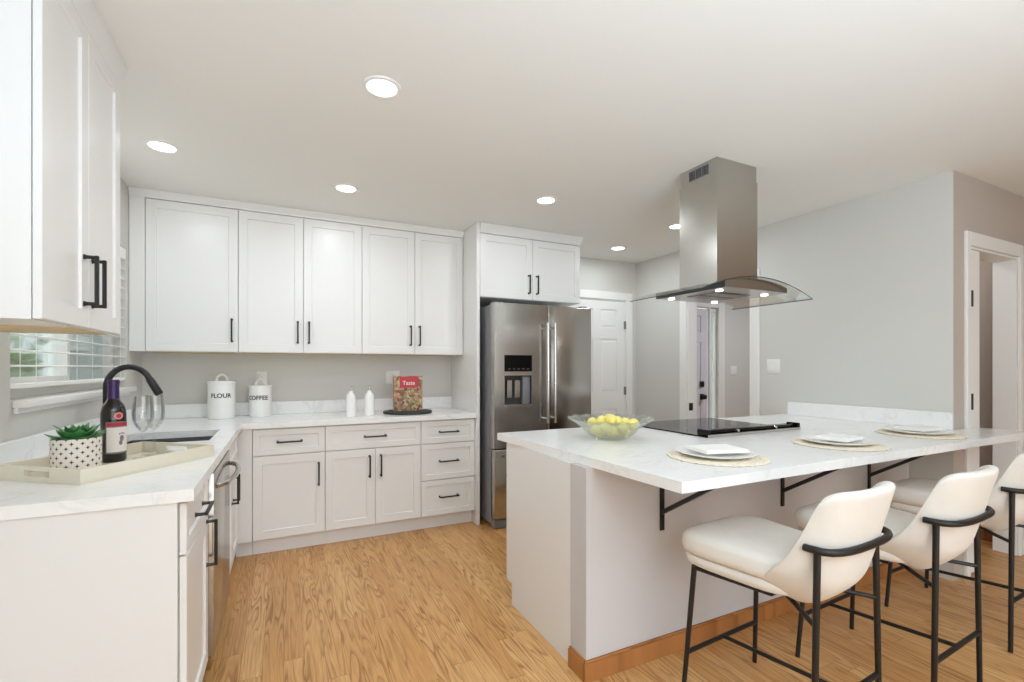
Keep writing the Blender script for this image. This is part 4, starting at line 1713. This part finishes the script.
def placemat(label, x, y):
    b = B()
    n = 96
    prof = [(0.0005, 0.0), (0.19, 0.0), (0.196, 0.003), (0.19, 0.006), (0.0005, 0.005)]
    vr = []
    for r, z in prof:
        row = []
        for j in range(n):
            a = 2 * PI * j / n
            w = 1 + (0.020 * math.sin(j * 2.4) + 0.014 * math.sin(j * 5.1 + 1) if r > 0.1 else 0)
            row.append((r * w * math.cos(a), r * w * math.sin(a), z + (0.0012 * math.sin(j * 3.7) if r > 0.1 and z > 0 else 0)))
        vr.append(row)
    rings(b, vr, True, True)
    o = b.build('placemat', M['raffia'], loc=(x, y, IZ), smooth=50)
    return tag(o, label, 'placemat', 'round placemats')


def place(x, y, lab, rz):
    placemat('round woven raffia placemat ' + lab, x, y)
    b = B()
    b.lathe([(0, 0), (0.092, 0), (0.100, 0.003), (0.126, 0.008), (0.158, 0.0175), (0.160, 0.0195), (0.156, 0.0205), (0.124, 0.0115), (0.098, 0.0070), (0, 0.0062)], 56)
    tag(b.build('plate', M['ceramic'], loc=(x, y + 0.01, IZ + 0.0066), smooth=50), 'white round dinner plate ' + lab, 'plate', 'white dinner plates')
    b = B()
    z = 0.0
    for k in range(3):
        d = 0.002 * k
        b.box(-0.100 + d, 0.100 - d * 2, -0.075 + d, 0.075 - d, z, z + 0.0045, 0.0018, 1)
        z += 0.0046
    o = b.build('napkin', M['napkin'], loc=(x + 0.008, y + 0.005, IZ + 0.0276), rotz=rz)
    tag(o, 'folded white napkin ' + lab, 'napkin', 'folded white napkins')


place(1.625, 1.385, 'at the open corner of the peninsula, before the first stool', math.radians(-14))
place(2.425, 1.355, 'at the middle of the peninsula, before the second stool', math.radians(8))
place(3.205, 1.365, 'by the wall end of the peninsula, before the third stool', math.radians(-5))


# ------------------------------------------------------------------ counter stools
def stool(label, loc, rotz):
    t = thing('counter_stool', label, 'stool', loc, rotz, 'counter stools along the peninsula')

    def outline(hf, hb, yf, yb, z, n=48, p=4.6):
        out = []
        for i in range(n):
            a = 2 * PI * i / n
            c, s = math.cos(a), math.sin(a)
            x = abs(c) ** (2 / p) * (1 if c > 0 else -1)
            y = abs(s) ** (2 / p) * (1 if s > 0 else -1)
            k = (y + 1) / 2
            out.append((x * (hb + (hf - hb) * k), yb + (yf - yb) * k, z))
        return out
    b = B()
    rings(b, [outline(0.212, 0.160, 0.222, -0.17, 0.525), outline(0.228, 0.174, 0.238, -0.18, 0.533), outline(0.233, 0.178, 0.245, -0.18, 0.556), outline(0.228, 0.172, 0.240, -0.175, 0.568)], True, True)
    b.build('seat_base', M['fabric'], t, smooth=60)
    b = B()
    rings(b, [outline(0.222, 0.170, 0.232, -0.17, 0.5685), outline(0.238, 0.184, 0.250, -0.18, 0.578), outline(0.243, 0.188, 0.257, -0.185, 0.600), outline(0.242, 0.187, 0.255, -0.183, 0.628),
              outline(0.233, 0.180, 0.245, -0.175, 0.643), outline(0.205, 0.160, 0.215, -0.15, 0.652), outline(0.10, 0.08, 0.11, -0.08, 0.656)], True, True)
    b.build('seat', M['fabric'], t, smooth=60)
    # wrapped back: grid over (a, s), thickened
    na, ns = 24, 12
    P = [[None] * (ns + 1) for _ in range(na + 1)]

    def srf(a, s, off):
        k = min(1.0, s / 0.30)
        hw = 0.162 + 0.046 * math.sin(PI / 2 * k) - 0.006 * max(0, s - 0.5) / 0.5 - off
        yb = -0.190 - 0.075 * math.sin(PI / 2 * k) - 0.105 * s + off
        ye = -0.055 - 0.235 * s + 0.10 * max(0.0, s - 0.5) ** 1.2
        ca, sa = math.cos(a), math.sin(a)
        x = hw * (1 if sa >= 0 else -1) * abs(sa) ** 0.82
        y = ye - (ye - yb) * max(ca, 0) ** 0.72
        qq = min(1.0, max(ca, 0) ** 0.72 / 0.9)
        zt = 0.916 - 0.115 * (1 - math.sqrt(max(0.0, 1 - (1 - qq) ** 2)))
        zb = 0.492 + 0.05 * abs(sa) ** 3
        z = zb + (zt - zb) * s
        return Vector((x, y, z))
    b = B()
    outer = [[b.bm.verts.new(srf(-PI / 2 + PI * i / na, j / ns, 0.0)) for j in range(ns + 1)] for i in range(na + 1)]
    inner = [[b.bm.verts.new(srf(-PI / 2 + PI * i / na, j / ns, 0.042)) for j in range(ns + 1)] for i in range(na + 1)]
    for i in range(na):
        for j in range(ns):
            b.bm.faces.new((outer[i][j], outer[i + 1][j], outer[i + 1][j + 1], outer[i][j + 1]))
            b.bm.faces.new((inner[i][j], inner[i][j + 1], inner[i + 1][j + 1], inner[i + 1][j]))
    for i in range(na):
        for j in (0, ns):
            b.bm.faces.new((outer[i][j], outer[i + 1][j], inner[i + 1][j], inner[i][j]))
    for j in range(ns):
        for i in (0, na):
            b.bm.faces.new((outer[i][j], outer[i][j + 1], inner[i][j + 1], inner[i][j]))
    o = b.build('backrest', M['fabric'], t, smooth=180)
    sm = o.modifiers.new('soft', 'SUBSURF')
    sm.levels = sm.render_levels = 2
    # black frame
    r = 0.0105
    for sx in (-1, 1):
        b = B()
        b.tube([(sx * 0.200, 0.172, 0.524), (sx * 0.230, 0.202, 0.0)], [r, r * 0.85], 12)
        b.build('leg', M['black'], t)
        b = B()
        b.tube([(sx * 0.186, -0.268, 0.722), (sx * 0.212, -0.270, 0.0)], [r, r * 0.85], 12)
        b.build('leg', M['black'], t)
    b = B()
    arc = [(-0.203, -0.238, 0.732), (-0.203, -0.252, 0.732)]
    for i in range(0, 13):
        a = PI - PI * i / 12
        c, s = math.cos(a), math.sin(a)
        arc.append((0.201 * (1 if c >= 0 else -1) * abs(c) ** 0.72, -0.262 - 0.072 * abs(s) ** 0.72, 0.732))
    arc += [(0.203, -0.252, 0.732), (0.203, -0.238, 0.732)]
    b.tube(arc, 0.0115, 12)
    b.build('arm_rail', M['black'], t)

    def at(p, q, z):
        k = (p[2] - z) / (p[2] - q[2])
        return tuple(p[i] + (q[i] - p[i]) * k for i in range(3))
    fl = [at((s * 0.200, 0.172, 0.524), (s * 0.230, 0.202, 0.0), 0.185) for s in (-1, 1)]
    bl_ = [at((s * 0.186, -0.268, 0.722), (s * 0.212, -0.270, 0.0), 0.225) for s in (-1, 1)]
    B().tube([fl[0], fl[1]], 0.009, 10).build('footrest', M['black'], t)
    B().tube([bl_[0], bl_[1]], 0.009, 10).build('stretcher', M['black'], t)
    fm = [(fl[0][i] + fl[1][i]) / 2 for i in range(3)]
    bm_ = [(bl_[0][i] + bl_[1][i]) / 2 for i in range(3)]
    B().tube([fm, bm_], 0.008, 10).build('stretcher', M['black'], t)
    b = B()
    b.tube([(-0.200, 0.172, 0.516), (0.200, 0.172, 0.516)], 0.008, 8)
    b.tube([(-0.15, -0.10, 0.516), (0.15, -0.10, 0.516)], 0.008, 8)
    for sx in (-1, 1):
        b.tube([(sx * 0.200, 0.172, 0.516), (sx * 0.150, -0.10, 0.516)], 0.008, 8)
        b.tube([(sx * 0.10, -0.12, 0.516), (sx * 0.12, -0.17, 0.500), (sx * 0.192, -0.268, 0.492)], 0.008, 8)
    b.build('seat_frame', M['black'], t)
    return t


s0 = stool('cream upholstered counter stool with black legs at the open corner of the peninsula', (1.640, 1.165, 0), math.radians(4))
dup(s0, (2.302, 1.135, 0), math.radians(3), 'cream upholstered counter stool with black legs in the middle of the three')
dup(s0, (3.165, 1.20, 0), math.radians(2), 'cream upholstered counter stool with black legs closest to the wall end')
